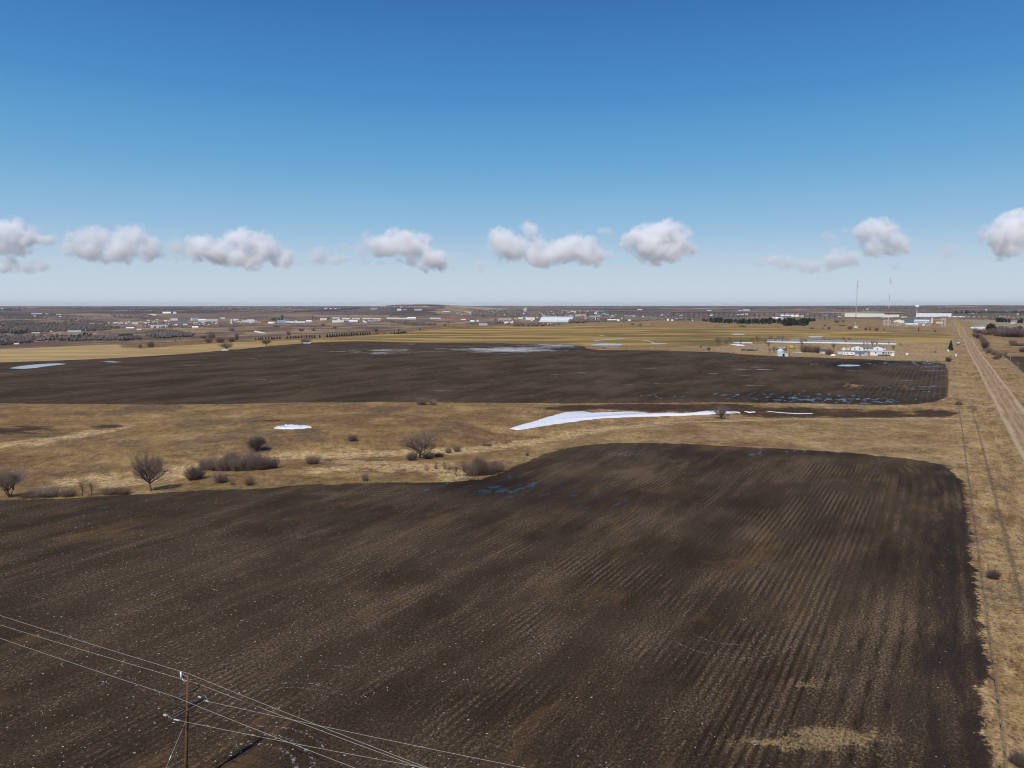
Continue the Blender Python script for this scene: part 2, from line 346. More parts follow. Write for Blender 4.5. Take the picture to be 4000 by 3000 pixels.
    ct = g.m('MAXIMUM', g.add(-2.35, g.mul(clod, 3.3), g.mul(n6, 3.4)), .10); nc = g.vm('MULTIPLY', nc, g.comb(ct, ct, ct))
    nc = g.mix(g.mul(g.step(g.noise(g.comb(g.mul(u,.5), v, 8.0), 1/11, 5, .65), .55, .72), .5), nc, (.135,.078,.030))
    nc = g.mix(g.mul(g.step(g.add(v, g.mul(sm, 2.0)), -1.5, 2.0), g.step(g.noise(row, .5, 3, .7), .40, .58), .65), nc, (.022,.017,.0145))
    og = g.step(g.add(a['straw'], g.mul(g.sub(g.noise(g.comb(g.mul(u,.3), v, 1.0), .25, 4, .65), .5), 2.0)), .72, 1.2)
    nc = g.mix(g.mul(og, g.step(clod, .40, .62), .8), nc, (.24,.155,.065))
    # patch of dead grass in the near field
    gp = g.step(g.add(a['straw'], g.mul(g.sub(g.noise(P2, .45, 5, .8), .5), 3.4)), .50, .85)
    gp = g.mul(gp, g.step(py, 86, 80)); nc = g.mix(g.mul(gp, .85), nc, g.mix(g.step(clod, .4, .6), (.12,.075,.035), (.33,.225,.11)))
    # bright flecks of melting ice, elongated
    fl = g.vm('ADD', g.comb(g.mul(px, .75), g.mul(py, 1.0), 0.0), g.comb(g.mul(fine, .5), g.mul(sm, .6), 0.0))
    vr = g.n('ShaderNodeTexVoronoi'); g.put(vr.inputs['Vector'], fl); vr.inputs['Scale'].default_value = 2.1
    rnd = g.sep(vr.outputs['Color'])
    flz = g.noise(P2, 1/14, 4, .65)
    left = g.step(px, 30, -50)
    thr = g.add(g.mul(flz, 1.5), g.mul(left, .84), g.mul(g.step(py, 150, 70), .24), -.93, g.mul(g.step(v, -4, 4), .35))
    dens = g.step(g.sub(thr, g.mul(rnd[0], .9)), -.18, -.05)
    sz = g.add(.02, g.mul(rnd[1], rnd[1], .14))
    fleck = g.mul(g.m('LESS_THAN', vr.outputs['Distance'], sz), dens, g.step(a['sdn'], -2, -4))
    def arc(cx, cy, rad_, a1, a2, w):
        c0 = flat(cx, cy); dx = g.sub(px, c0[0]); dy_ = g.sub(py, c0[1]); d = g.vm('LENGTH', g.comb(dx, dy_, 0.0))
        an = g.m('ARCTAN2', dy_, dx); k = g.mul(g.step(g.m('ABSOLUTE', g.sub(d, rad_)), w, w*.4), g.m('GREATER_THAN', an, a1), g.m('LESS_THAN', an, a2))
        return g.mul(k, g.step(g.noise(P2, 2.6, 3, .8), .52, .62), .5)
    for q in [(2830,2445,5.6,-2.9,-.55,.14),(2830,2445,9.4,-2.6,-.4,.16),(2830,2445,8.6,-2.2,-.9,.1),(2830,2430,5.8,2.2,3.1,.12),(1060,2830,8.5,1.0,2.3,.16),(1060,2830,7.4,.9,2.1,.13),(1100,2830,13.0,1.2,1.75,.16),(1100,2830,12.0,1.2,1.75,.1),(900,3060,6.0,.3,1.9,.3),(900,3060,7.6,.3,1.7,.3),(900,3060,9.2,.6,1.7,.18),(160,2640,9.0,-.6,.5,.2)]:
        fleck = g.m('MAXIMUM', fleck, arc(*q))
    nc = g.mix(g.mul(fleck, .9), nc, (.62,.61,.60))
    ns = g.step(g.add(a['sdn'], g.mul(g.sub(sm, .5), 5.0), g.mul(g.sub(med, .5), 4.0), g.mul(g.sub(fine, .5), 2.2)), .35, -.35)
    # ice streaks and wet hollows shared by both fields
    icn = g.noise(g.comb(g.mul(px, .30), py, 0.0), .16, 5, .75)
    icn2 = g.noise(g.comb(g.mul(u, .4), v, 0.0), 1.7, 4, .8)
    far_soil = g.step(py, 300, 500)
    ice_m = g.add(g.mul(g.step(g.add(g.mul(a['ice'], .25), -.38, g.mul(icn, .9), g.mul(g.noise(g.comb(g.mul(px, .10), py, 2.0), .22, 5, .8), .9)), .70, .78), far_soil), g.mul(g.step(g.add(g.mul(a['ice'], .42), icn2), .76, 1.0), g.sub(1.0, far_soil)))
    soil = g.m('MAXIMUM', ns, ms)
    mc = g.mix(g.mul(mst, .8), mc, (.27,.175,.075))
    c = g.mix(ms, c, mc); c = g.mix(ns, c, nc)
    wd = g.mul(g.step(a['wet'], .05, .8), soil, .6); c = g.mix(wd, c, (.016,.011,.010))
    dk2 = g.mul(g.step(a['dark'], .2, .8), ms, .75); c = g.mix(dk2, c, (.014,.010,.009))
    c = g.mix(g.mul(g.m('MINIMUM', ice_m, 1.0), soil, .85), c, (.52,.52,.53))
    # the ploughed field and pale meadow right of the road
    rf = g.mul(g.step(g.add(v, g.mul(sm, 1.5)), 48.2, 49.2), g.step(g.add(u, g.mul(med, 14)), 800, 796)); c = g.mix(rf, c, mc)
    pm_ = g.mul(g.step(g.add(v, g.mul(big, 60)), 75, 95), g.step(u, 1500, 1560), g.step(u, 2950, 2900)); c = g.mix(g.mul(pm_, .7), c, g.mix(g.step(mr, .4, .6), (.22,.185,.14), (.36,.30,.21)))
    # road
    rn = g.noise(g.comb(g.mul(u, .10), v, 0.0), .55, 4, .6)
    rd = g.step(g.add(vv, g.mul(g.sub(g.noise(P2, .5, 4, .7), .5), 1.3)), 5.4, 4.5)
    rc = g.mix(g.step(rn, .35, .65), (.235,.152,.080), (.33,.222,.125))
    rut = g.m('ABSOLUTE', g.sub(vv, 1.5)); rc = g.mix(g.mul(g.step(g.add(rut, g.mul(g.sub(sm, .5), 1.2)), .75, .2), .45), rc, (.40,.29,.18))
    rc = g.mix(g.mul(g.step(g.add(vv, g.mul(g.sub(rn, .5), 3.0), g.mul(g.sub(sm, .5), 1.2)), 2.7, 4.2), .65), rc, (.46,.345,.215))
    rc = g.mix(g.mul(g.step(g.noise(g.comb(g.mul(u,.2), v, 3.0), .35, 4, .7), .55, .68), .4), rc, (.17,.11,.062))
    rt = g.add(.85, g.mul(fine, .3)); rc = g.vm('MULTIPLY', rc, g.comb(rt, rt, rt))
    rd = g.mul(rd, g.step(u, 3200, 2900)); c = g.mix(rd, c, rc)
    # driveway to the farm
    dwy = g.mul(g.step(g.m('ABSOLUTE', g.add(g.sub(u, 792), g.mul(v, .12), g.mul(sm, 2.0))), 3.2, 1.6), g.step(v, 24, 20), g.step(v, -120, -40))
    c = g.mix(g.mul(dwy, .7), c, (.40,.31,.20))
    tr = g.mul(g.step(g.m('ABSOLUTE', g.add(g.sub(v, 12.6), g.mul(g.sub(sm, .5), 1.0))), .55, .15), g.step(u, 420, 330))
    c = g.mix(g.mul(tr, .55), c, (.09,.066,.05))
    tr2 = g.mul(g.step(g.m('ABSOLUTE', g.add(g.sub(v, 7.6), g.mul(g.sub(sm, .5), .8))), .35, .1), g.step(u, 420, 330))
    c = g.mix(g.mul(tr2, .4), c, (.10,.075,.055))
    g.L.new(c, b.inputs['Base Color'])
    # gloss: standing water lies in the wet hollows
    wn = g.noise(g.comb(g.mul(u, .45), v, 0.0), .22, 5, .72)
    wn2 = g.noise(g.comb(g.mul(u, .5), v, 5.0), .75, 4, .75)
    wat = g.mul(g.step(g.add(g.mul(a['wet'], .22), -.40, g.mul(wn, 1.35), g.mul(wn2, .50)), .74, .81), g.step(a['wet'], .08, .2))
    b.inputs['Specular IOR Level'].default_value = .06
    g.L.new(g.lin(wat, 0, 1, .95, .12), b.inputs['Roughness'])
    bp = g.n('ShaderNodeBump'); bp.inputs['Distance'].default_value = .12
    hgt = g.add(g.mul(fine, .5), g.mul(clod, .9), g.mul(sm, .9), g.mul(rw, ns, .10))
    g.put(bp.inputs['Strength'], g.mul(g.sub(1.0, wat), .8)); g.put(bp.inputs['Height'], hgt)
    g.L.new(bp.outputs[0], b.inputs['Normal'])
    gl = g.n('ShaderNodeBsdfPrincipled'); gl.inputs['Base Color'].default_value = (.012,.014,.018,1); gl.inputs['Roughness'].default_value = .18
    mx = g.n('ShaderNodeMixShader'); g.put(mx.inputs[0], g.mul(wat, .28)); g.L.new(b.outputs[0], mx.inputs[1]); g.L.new(gl.outputs[0], mx.inputs[2])
    out = g.nt.nodes['Material Output']; g.L.new(mx.outputs[0], out.inputs['Surface'])
    return m
GM = ground_material()
# faces of the one land sheet, sorted into named pieces that share their borders
i0 = np.arange(NR-1)[:, None]*NA; jj = np.arange(NA)[None, :]; j2 = (jj+1) % NA
quads = np.stack([i0+jj, i0+j2, i0+NA+j2, i0+NA+jj], -1).reshape(-1, 4)[:, ::-1]
fc_ = lambda k: A[k][quads].mean(1)
fu = (x1*math.sin(SEC)+y1*math.cos(SEC))[quads].mean(1); fv = (x1*math.cos(SEC)-y1*math.sin(SEC))[quads].mean(1)
cls = np.zeros(len(quads), int); fr = rad[quads].mean(1)
cls[(fr > 2600) | (fc_('far') > .5)] = 5
cls[(fc_('sdg') < 0)] = 3
cls[fc_('sdm') < 0] = 2; cls[fc_('sdn') < 0] = 1
cls[(np.abs(fv-26.7) < 4.9) & (fu < 3000) & (fu > -600)] = 4
xyz = np.stack([x1, y1, gz.ravel()], 1)
for k, nm in enumerate(['ground', 'near_field', 'middle_field', 'stubble_field', 'road', 'hills']):
    q = quads[cls == k]; used, inv = np.unique(q, return_inverse=True)
    me = bpy.data.meshes.new(nm); me.vertices.add(len(used)); me.vertices.foreach_set('co', xyz[used].astype(np.float32).ravel())
    me.loops.add(q.size); me.loops.foreach_set('vertex_index', inv.ravel().astype(np.int32))
    me.polygons.add(len(q)); me.polygons.foreach_set('loop_start', np.arange(0, q.size, 4, dtype=np.int32))
    me.update(calc_edges=True); me.shade_smooth()
    for an, av in A.items():
        at = me.attributes.new(an, 'FLOAT', 'POINT'); at.data.foreach_set('value', av[used].astype(np.float32))
    me.materials.append(GM); o = inst(nm, me); tag(o, kind='structure')
    if k == 0: cap = o

# ---------------------------------------------------------------- snow and ponds
m_snow, g_, b_ = new_mat('snow'); tc_ = g_.n('ShaderNodeNewGeometry').outputs['Position']
g_.L.new(g_.mix(g_.step(g_.noise(tc_, .9, 5, .7), .56, .74), (.72,.73,.76), (.36,.33,.30)), b_.inputs['Base Color']); b_.inputs['Roughness'].default_value = .6
bb = g_.n('ShaderNodeBump'); bb.inputs['Distance'].default_value = .25; g_.put(bb.inputs['Height'], g_.noise(tc_, .6, 5, .7)); g_.L.new(bb.outputs[0], b_.inputs['Normal'])
m_ice, g_, b_ = new_mat('pond_water'); tc_ = g_.n('ShaderNodeNewGeometry').outputs['Position']
g_.L.new(g_.mix(g_.step(g_.noise(g_.vm('MULTIPLY', tc_, (.4,1.0,1.0)), .12, 4, .6), .42, .6), (.15,.18,.22), (.34,.37,.40)), b_.inputs['Base Color']); b_.inputs['Roughness'].default_value = .12
def patch(name, px, mt, thick, label, cat, kind=None, jag=.6, group=None):
    """a low mound (snow) or a level sheet (water) over the land inside an outline"""
    P = [Vector((*hit(x, y)[:2],)) for x, y in px]; n = len(P); Q = []
    for i in range(n):
        a, b = P[i], P[(i+1) % n]; L = (b-a).length; k = max(1, min(14, int(L/1.2)))
        for j in range(k):
            t = j/k; nrm = Vector((-(b-a).y, (b-a).x)).normalized()
            Q.append(a.lerp(b, t)+nrm*random.uniform(-jag, jag)*min(1, L/6))
    c = sum(Q, Vector((0, 0)))/len(Q); mb = MB(); rings = [(1.0, -.25), (.97, .35), (.90, .75), (.80, 1.0)] if thick > .1 else [(1.0, 1.0)]
    lvl = max(float(terr(q.x, q.y)) for q in Q)+.03
    # spine-wise shrink: towards the local mid line of a long shape
    o = c; N = len(Q)
    mid = []
    for i in range(N):
        q = Q[i]; best = min(range(N), key=lambda k_: (Q[k_]-q).length if N/5 < min((k_-i) % N, (i-k_) % N) else 1e9); mid.append((q+Q[best])*.5)
    for f, hh in rings:
        for q, m_ in zip(Q, mid):
            p = m_.lerp(q, f) if thick > .1 else q
            z = float(terr(p.x, p.y))+hh*thick if thick > .1 else lvl
            mb.v.append((p.x, p.y, z))
    for r in range(len(rings)-1):
        for i in range(N):
            k = (i+1) % N; mb.f.append((r*N+i, r*N+k, (r+1)*N+k, (r+1)*N+i))
    base = (len(rings)-1)*N
    from mathutils.geometry import tessellate_polygon
    for t in tessellate_polygon([[Vector(mb.v[base+i]) for i in range(N)]]): mb.f.append(tuple(base+k for k in t))
    o_ = mb.build(name, mt, None, smooth=thick > .1); 
    return tag(o_, label, cat, group, kind)
def cz(L, ox, oy, s): return [(ox+x/s, oy+y/s) for x, y in L]
SN = 'structure'
patch('snow_bank', cz([(160,322),(230,300),(350,270),(450,238),(560,207),(680,200),(750,212),(900,207),(1000,203),(1130,208),(1160,218),(1300,212),(1420,216),(1500,210),(1600,198),(1700,197),(1830,203),(1830,211),(1650,217),(1450,227),(1250,234),(1050,238),(850,247),(700,262),(600,276),(500,290),(400,303),(300,325),(220,333)],1900,1500,1.843), m_snow, .5, None, None, SN, .35)
patch('snow_patch', cz([(318,320),(345,310),(330,306),(375,304),(395,293),(420,299),(440,294),(470,301),(500,296),(515,302),(530,298),(560,306),(585,311),(578,319),(550,318),(520,324),(490,321),(450,327),(400,323),(380,327),(350,322)],900,1500,1.843), m_snow, .3, None, None, SN, .9)
patch('snow_strip', [(2992,1606),(3010,1607.5),(3045,1611),(3080,1613.5),(3120,1615.5),(3150,1614.5),(3175,1615),(3176,1616.6),(3150,1616.4),(3115,1616.9),(3075,1614.9),(3040,1612.0),(3005,1608.6)], m_snow, .12, None, None, SN, .2)
patch('snow_strip', [(2906,1607),(2930,1610),(2950,1608),(2950,1611),(2925,1613)], m_snow, .2, None, None, SN, .2)
patch('snow_drift', [(2993,1334.2),(3110,1335.5),(3250,1337.2),(3400,1340),(3502,1342.5),(3502,1345.5),(3400,1343.8),(3250,1341),(3100,1338.5),(2995,1336.5)], m_snow, .5, None, None, SN)
patch('snow_drift', [(2862,1337),(2900,1337),(2940,1338),(2938,1341),(2900,1340.5)], m_snow, .4, None, None, SN)
patch('snow_drift', [(2855,1346),(2885,1344),(2910,1349),(2905,1351.5),(2880,1350)], m_snow, .4, None, None, SN)
patch('snow_drift', [(995,1292),(1010,1294),(1025,1298),(1035,1300),(1035,1302),(1018,1301),(1005,1298),(992,1296)], m_snow, .6, None, None, SN)
patch('snow_drift', [(1185,1339),(1214,1338.5),(1214,1341),(1186,1341)], m_snow, .4, None, None, SN)
patch('snow_drift', [(866,1367),(892,1366),(892,1368.5),(868,1369)], m_snow, .4, None, None, SN)
patch('snow_patch', [(3790,1284),(3795,1277),(3845,1276),(3850,1282),(3830,1284)], m_snow, .3, None, None, SN)
patch('pond', cz([(115,915),(180,900),(260,885),(400,870),(550,858),(700,852),(820,856),(760,868),(650,882),(540,893),(470,908),(380,918),(290,924),(210,922)],0,1150,3.16), m_ice, 0, None, None, SN)
patch('pond', cz([(1800,876),(1860,869),(1980,867),(2060,872),(2090,880),(2040,888),(1930,891),(1840,886)],2700,1150,3.16), m_ice, 0, None, None, SN)
patch('pond', cz([(635,628),(700,618),(780,610),(940,611),(1060,620),(1020,632),(900,632),(760,631)],2100,1150,3.16), m_ice, 0, None, None, SN)
patch('pond', cz([(1375,609),(1480,603),(1600,608),(1590,614),(1460,614)],2100,1150,3.16), m_ice, 0, None, None, SN)
patch('pond', cz([(480,489),(570,486),(670,491),(650,498),(540,498)],2700,1150,3.16), m_ice, 0, None, None, SN)
patch('pond', cz([(745,511),(790,507),(835,511),(790,515)],2100,1150,3.16), m_ice, 0, None, None, SN)
patch('stream', cz([(690,568),(820,563),(960,550),(1040,546),(1040,541),(1055,543),(1050,553),(960,560),(820,569),(700,574)],2100,1150,3.16), m_ice, 0, None, None, SN)
patch('stream', cz([(1250,563),(1300,562),(1360,571),(1450,598),(1435,600),(1350,577),(1300,568)],2100,1150,3.16), m_ice, 0, None, None, SN)
patch('pond', cz([(1430,523),(1500,520),(1630,522),(1600,529),(1480,531)],2700,1150,3.16), m_ice, 0, None, None, SN)
patch('pond', cz([(568,780),(600,768),(625,790),(615,815),(575,815)],3600,1150,4.147), m_ice, 0, None, None, SN)


# ---------------------------------------------------------------- plants
m_bark = mat('grey_bark', (.085,.062,.050), .9, .3, 4); m_twig = mat('bare_twigs', (.195,.138,.112), .9, .25, 2)
m_twig_red = mat('reddish_twigs', (.185,.115,.082), .9, .25, 2); m_twig_pale = mat('pale_twigs', (.24,.19,.145), .9, .2, 2)
m_twig_dark = mat('dark_twigs', (.125,.090,.075), .9, .3, 2)
m_needle = mat('spruce_needles', (.018,.028,.014), .9, .45, 1.2); m_needle2 = mat('pine_needles', (.028,.040,.018), .9, .4, 1.2)
def bare_tree(seed, trunks=1, spread=.5, fork=.24, n1=8, n2=6, n3=5, n4=4, tw=.0021, droop=.0):
    rd = random.Random(seed); T = MB(); C = MB()
    def branch(mb, p, d, L, r, lvl):
        pts = [p]; q = p.copy(); dd = d.copy(); k = 4 if lvl < 2 else 2
        for i in range(k):
            dd = (dd+Vector((rd.gauss(0,.13), rd.gauss(0,.13), rd.gauss(.05-droop,.09)))).normalized(); q = q+dd*L/k; pts.append(q.copy())
        mb.tube(pts, [r*(1-.68*i/k) for i in range(k+1)], 6 if lvl == 0 else 4 if lvl == 1 else 3, cap=False); return pts, dd
    def kids(pts, d, L, r, lvl, n):
        for i in range(n):
            t = rd.uniform(.25, 1) if i else 1; f = t*(len(pts)-1); a = min(int(f), len(pts)-2); p = pts[a].lerp(pts[a+1], f-a)
            ax = Vector((rd.gauss(0,1), rd.gauss(0,1), rd.gauss(.25,.6))).normalized(); nd = (d*.85+ax*rd.uniform(.5,.95)).normalized()
            if nd.z < -.15: nd.z *= .3
            l2 = L*rd.uniform(.45,.72); r2 = max(r*.45, tw)
            pp, d2 = branch(T if lvl < 2 else C, p, nd, l2, r2, lvl)
            nx = {1: n2, 2: n3, 3: n4}.get(lvl, 0)
            if nx: kids(pp, d2, l2, r2, lvl+1, nx)
    if trunks > 1: T.tube([(0,0,-.03),(0,0,.05)], [.035,.028], 6)
    for k in range(trunks):
        an = rd.uniform(0, 6.28); off = 0 if trunks == 1 else .09
        d = Vector((math.cos(an)*off*2.4, math.sin(an)*off*2.4, 1)).normalized(); p = Vector((0, 0, -.02))
        r0 = .030 if trunks == 1 else .018
        pts, dd = branch(T, p, d, fork, r0, 0)
        for i in range(n1):
            a = 6.28*i/n1+rd.uniform(-.4,.4); tilt = rd.uniform(.2, 1.55)*spread*2
            nd = Vector((math.cos(a)*tilt, math.sin(a)*tilt, 1)).normalized()
            lo = rd.random() if spread > .8 else 0; s = pts[-3] if lo > .78 else pts[-2] if lo > .5 or rd.random() > .65 else pts[-1]; tilt = max(tilt, lo*spread*2.2) if lo > .5 else tilt; nd = Vector((math.cos(a)*tilt, math.sin(a)*tilt, 1)).normalized()
            L = rd.uniform(.34,.50)*(1-.08*min(tilt, 3)); pp, d2 = branch(T, s, nd, L, r0*.55, 1); kids(pp, d2, L, r0*.5, 2, n2)
    return T, C
def bush(seed, n=420, h=1.0, w=1.0, tw=.006, base=.55):
    rd = random.Random(seed); C = MB(); T = MB()
    for i in range(n):
        a = rd.uniform(0, 6.28); rr_ = math.sqrt(rd.random()); b = Vector((math.cos(a)*rr_*base*.5*w, math.sin(a)*rr_*base*.5*w, -.02))
        ln = h*rd.uniform(.45, 1.05)*(1-.30*rr_*rr_); t = rr_*rd.uniform(.3,.75)*w
        tip = b+Vector((math.cos(a)*t*.6, math.sin(a)*t*.6, ln)); m1 = b.lerp(tip, .5)+Vector((rd.gauss(0,.05), rd.gauss(0,.05), 0))
        (T if i < n*.08 else C).tube([b, m1, tip], [tw*(2.2 if i < n*.08 else 1), tw*.8, tw*.35], 3, cap=False)
        for k in range(2):
            s = m1.lerp(tip, rd.uniform(0, .7)); e = s+Vector((rd.gauss(0,.12)*w, rd.gauss(0,.12)*w, rd.uniform(.05,.22)*h)); C.tube([s, e], [tw*.6, tw*.25], 3, cap=False)
    return T, C
def spruce(seed, layers=9, per=9, w=.27, rough=.25):
    rd = random.Random(seed); T = MB(); C = MB(); T.tube([(0,0,-.03),(0,0,.5),(0,0,.97)], [.022,.014,.003], 6)
    for l in range(layers):
        z = .07+.86*l/(layers-1); R0 = w*(1-(z/1.0)**1.25)+.018
        for k in range(per):
            a = 6.28*k/per+rd.uniform(-.3,.3)+l; r_ = R0*rd.uniform(1-rough, 1+rough*.5); dz = -.05-.25*r_; hw = .40*r_+.02
            c, s = math.cos(a), math.sin(a)
            p0 = (0,0,z+.065); p1 = (c*r_, s*r_, z+dz*rd.uniform(.5,1.2)); pl_ = (c*r_*.62-s*hw, s*r_*.62+c*hw, z+dz*.7); pr = (c*r_*.62+s*hw, s*r_*.62-c*hw, z+dz*.7); pb = (c*r_*.45, s*r_*.45, z-.05)
            C.add([p0, p1, pl_, pr, pb], [(0,2,1),(0,1,3),(2,4,1),(4,3,1),(0,4,2),(0,3,4)])
    C.lathe([(w*.62,.10),(w*.42,.4),(w*.2,.72),(.004,.98)], 9); return T, C
def round_evergreen(seed):
    rd = random.Random(seed); T = MB(); C = MB(); T.tube([(0,0,-.03),(0,0,.6)], [.03,.015], 6)
    for i in range(150):
        z = rd.uniform(.05, .97); R0 = .34*math.sin(min(1, (z+.08))*2.6)**.7*rd.uniform(.35, 1.0)*(1.05-.35*z); a = rd.uniform(0, 6.28); c = Vector((math.cos(a)*R0, math.sin(a)*R0, z)); q = .085
        vs = [c+Vector((rd.gauss(0,q), rd.gauss(0,q), rd.gauss(0,q*.8))) for _ in range(5)]; C.add(vs, [(0,1,2),(0,2,3),(0,3,1),(1,4,2),(2,4,3),(1,3,4)])
    return T, C
def proto(tc, mt, mc):                            # brought to unit height and unit width
    T, C = tc; zm = max(v[2] for v in C.v); xm = 2*np.percentile([math.hypot(v[0], v[1]) for v in C.v], 97)
    for q in (T, C): q.v = [(x/xm, y/xm, z/zm) for x, y, z in q.v]
    return (T.mesh('trunk', mt), C.mesh('crown', mc))
PT = {'oak': proto(bare_tree(1, 1, .95, .24, 15, 8, 6, 5, .0021), m_bark, m_twig), 'elm': proto(bare_tree(2, 1, .85, .26, 13, 8, 6, 5, .0021), m_bark, m_twig),
      'multi': proto(bare_tree(3, 4, .30, .25, 5, 6, 5, 4, .0018), m_bark, m_twig_pale), 'thin': proto(bare_tree(4, 2, .28, .35, 5, 5, 4, 3, .0022), m_bark, m_twig),
      'dense': proto(bare_tree(5, 3, .42, .14, 8, 7, 6, 4, .0030), m_bark, m_twig_dark), 'poplar': proto(bare_tree(6, 1, .20, .4, 7, 5, 4, 3, .003), m_bark, m_twig_pale)}
PB = {'bush': proto(bush(1, 230), m_bark, m_twig), 'bush_wide': proto(bush(2, 280, 1, 1.35), m_bark, m_twig), 'bush_red': proto(bush(3, 280, 1, 1.1, .005), m_bark, m_twig_red),
      'bush_pale': proto(bush(4, 260, 1, 1.1, .006), m_bark, m_twig_pale), 'sapling': proto(bush(5, 40, 1, .8, .008, .4), m_bark, m_twig), 'bush_dark': proto(bush(6, 320, 1, 1.1, .007), m_bark, m_twig_dark)}
PS = [proto(spruce(i, 9+i % 3, 8+i % 3, .23+.03*(i % 4)), m_bark, m_needle) for i in range(5)]
PR = [proto(round_evergreen(i), m_bark, m_needle2) for i in range(3)]
for k_, a_ in (('far_thin', (14, 2, .30, .25, 6, 5, 4, 0, .0060)), ('far_round', (15, 1, .5, .2, 9, 6, 5, 0, .0065)), ('far_multi', (16, 4, .3, .2, 5, 5, 4, 0, .0065))): PT[k_] = proto(bare_tree(*a_), m_bark, m_twig)
PW = {'far_thin': .7, 'far_round': .9, 'far_multi': .8, 'oak': .95, 'elm': .95, 'multi': .85, 'thin': .65, 'dense': .85, 'poplar': .5}
def plant(name, pr, x, y, h, w, wn, label, cat, group=None, sink=0.0, pt=None):
    """pr prototype meshes of unit height, h and w in photo pixels"""
    p = hit(x, y) if pt is None else pt; s = mpp(p)
    o = empty(name, (p.x, p.y, p.z-sink), random.uniform(0, 6.28), label, cat, group)
    inst('trunk', pr[0], o); inst('crown', pr[1], o); o.scale = (w*s/wn, w*s/wn, h*s); return o
def tree(k, x, y, h, w, label, group=None): return plant('bare_tree', PT[k], x, y, h*1.05, w*1.05, 1, label, 'bare tree', group)
def shrub(k, x, y, h, w, label, group=None, nm='bush'): return plant(nm, PB[k], x, y, h, w, 1, label, 'bush', group)
# pasture trees
tree('oak', 592, 1919, 165, 122, 'round crowned bare tree standing alone at the edge of the near ploughed field')
tree('multi', 38, 1942, 135, 170, 'pale many stemmed bare tree at the left edge of the photo')
tree('thin', 322, 1938, 72, 70, 'small leaning bare tree, left of the pair between the brush and the round tree')
tree('thin', 358, 1936, 64, 52, 'small bare tree, right of the pair beside the reddish brush')
tree('elm', 1640, 1790, 118, 150, 'spreading bare tree with dark bushes round its foot, centre of the pasture')
tree('dense', 1003, 1764, 74, 88, 'dark dense bare tree standing just behind the long thicket')
tree('elm', 2818, 1638, 62, 66, 'small bare tree in front of the long snow bank')
shrub('bush_pale', 1648, 1581, 36, 60, 'pale brush clump on the front edge of the middle ploughed field')
shrub('bush_pale', 1690, 1581, 26, 40, 'lower right half of the pale brush clump on the middle field edge')
shrub('bush', 1376, 1722, 34, 56, 'small dark bush alone on the brown slope below the small snow patch')
shrub('bush_wide', 1223, 1812, 42, 74, 'rounded grey bush between the long thicket and the reed strip')
for i, (x, y, h, w, k) in enumerate([(805,1836,58,70,'bush'),(845,1838,62,78,'bush'),(885,1838,68,90,'bush_wide'),(930,1838,74,90,'bush'),(975,1836,76,90,'bush_wide'),(1020,1834,72,84,'bush'),(1058,1828,58,80,'bush'),(905,1820,66,80,'bush_dark'),(990,1818,66,90,'bush')]):
    shrub(k, x, y, h, w, 'grey violet bush in the long dense thicket left of the centre tree', 'bushes of the long thicket')
shrub('bush_dark', 762, 1873, 62, 90, 'dark bush with a thin stem at the left foot of the long thicket')
shrub('bush', 863, 1884, 50, 78, 'round bush in front of the long thicket')
for x, y, h, w, t in [(909,1894,34,30,'thin sapling right of the round bush before the thicket'),(976,1894,32,50,'low brownish sapling clump nearest the field below the thicket')]: shrub('sapling' if w < 40 else 'bush_red', x, y, h, w, t)
shrub('bush_pale', 1426, 1878, 38, 36, 'lone small bush standing at the near field edge, centre left')
for x, y, h, w, t in [(1607,1798,38,56,'dark bush at the left foot of the spreading centre tree'),(1672,1792,34,50,'dark bush at the right foot of the spreading centre tree'),(1714,1785,20,46,'low dark bush trailing right from the centre tree')]: shrub('bush_dark', x, y, h, w, t)
shrub('bush_pale', 1752, 1770, 28, 34, 'greyish brush left half, right of the centre tree'); shrub('bush_pale', 1784, 1764, 36, 40, 'greyish taller brush, right of the centre tree and beside its lower twin')
for x, y, h in [(1668,1838,30),(1702,1832,38),(1738,1832,42),(1757,1834,30)]: shrub('sapling', x, y, h, 26, 'thin bare sapling standing in the pale reeds', 'saplings in the reeds', 'sapling')
for i, (x, y, h, w, k) in enumerate([(1782,1862,52,50,'thin'),(1812,1860,56,54,'thin')]): tree(k, x, y, h, w, ['leftmost thin bare tree at the right hand thicket by the field corner','second thin bare tree at the right hand thicket by the field corner'][i])
for x, y, h, w, k in [(1845,1858,66,80,'bush'),(1880,1855,76,80,'bush_red'),(1915,1852,62,74,'bush'),(1946,1842,54,60,'bush'),(1870,1845,72,60,'bush_dark')]:
    shrub(k, x, y, h, w, 'brown grey bush in the thicket where the near field bends', 'bushes of the thicket at the field bend')
shrub('bush', 2059, 1780, 18, 18, 'tiny dark bush on the grass above the field bend'); shrub('bush', 1903, 1740, 12, 56, 'low reddish brush mat on the grass right of the centre tree')
for x, y, h, w, k, t in [(194,1939,44,110,'bush_pale','low brush clump left of the small leaning trees'),(130,1941,26,120,'bush_red','dark low brush beside the pale many stemmed tree'),(270,1939,34,80,'bush_red','reddish brush between the left clump and the leaning trees'),(430,1932,36,80,'bush_red','reddish brush patch left part, beside the round tree'),(480,1930,36,80,'bush_red','reddish brush patch right part, beside the round tree'),(3879,2260,46,62,'bush_dark','dark leaning bush beside the near field on the road verge'),(3985,2990,60,90,'bush_dark','dark brush at the bottom right corner of the photo'),(3705,1413,24,26,'bush_dark','round grey bush at the far corner of the middle field'),(2358,1362,10,24,'sapling','lone sprig on the grass strip behind the middle field')]:
    shrub(k, x, y, h, w, t)
tree('elm', 884, 1366, 34, 58, 'bare tree on the edge of the middle field, leftmost of three')
tree('oak', 1040, 1351, 30, 46, 'bare tree on the edge of the middle field, middle of three')
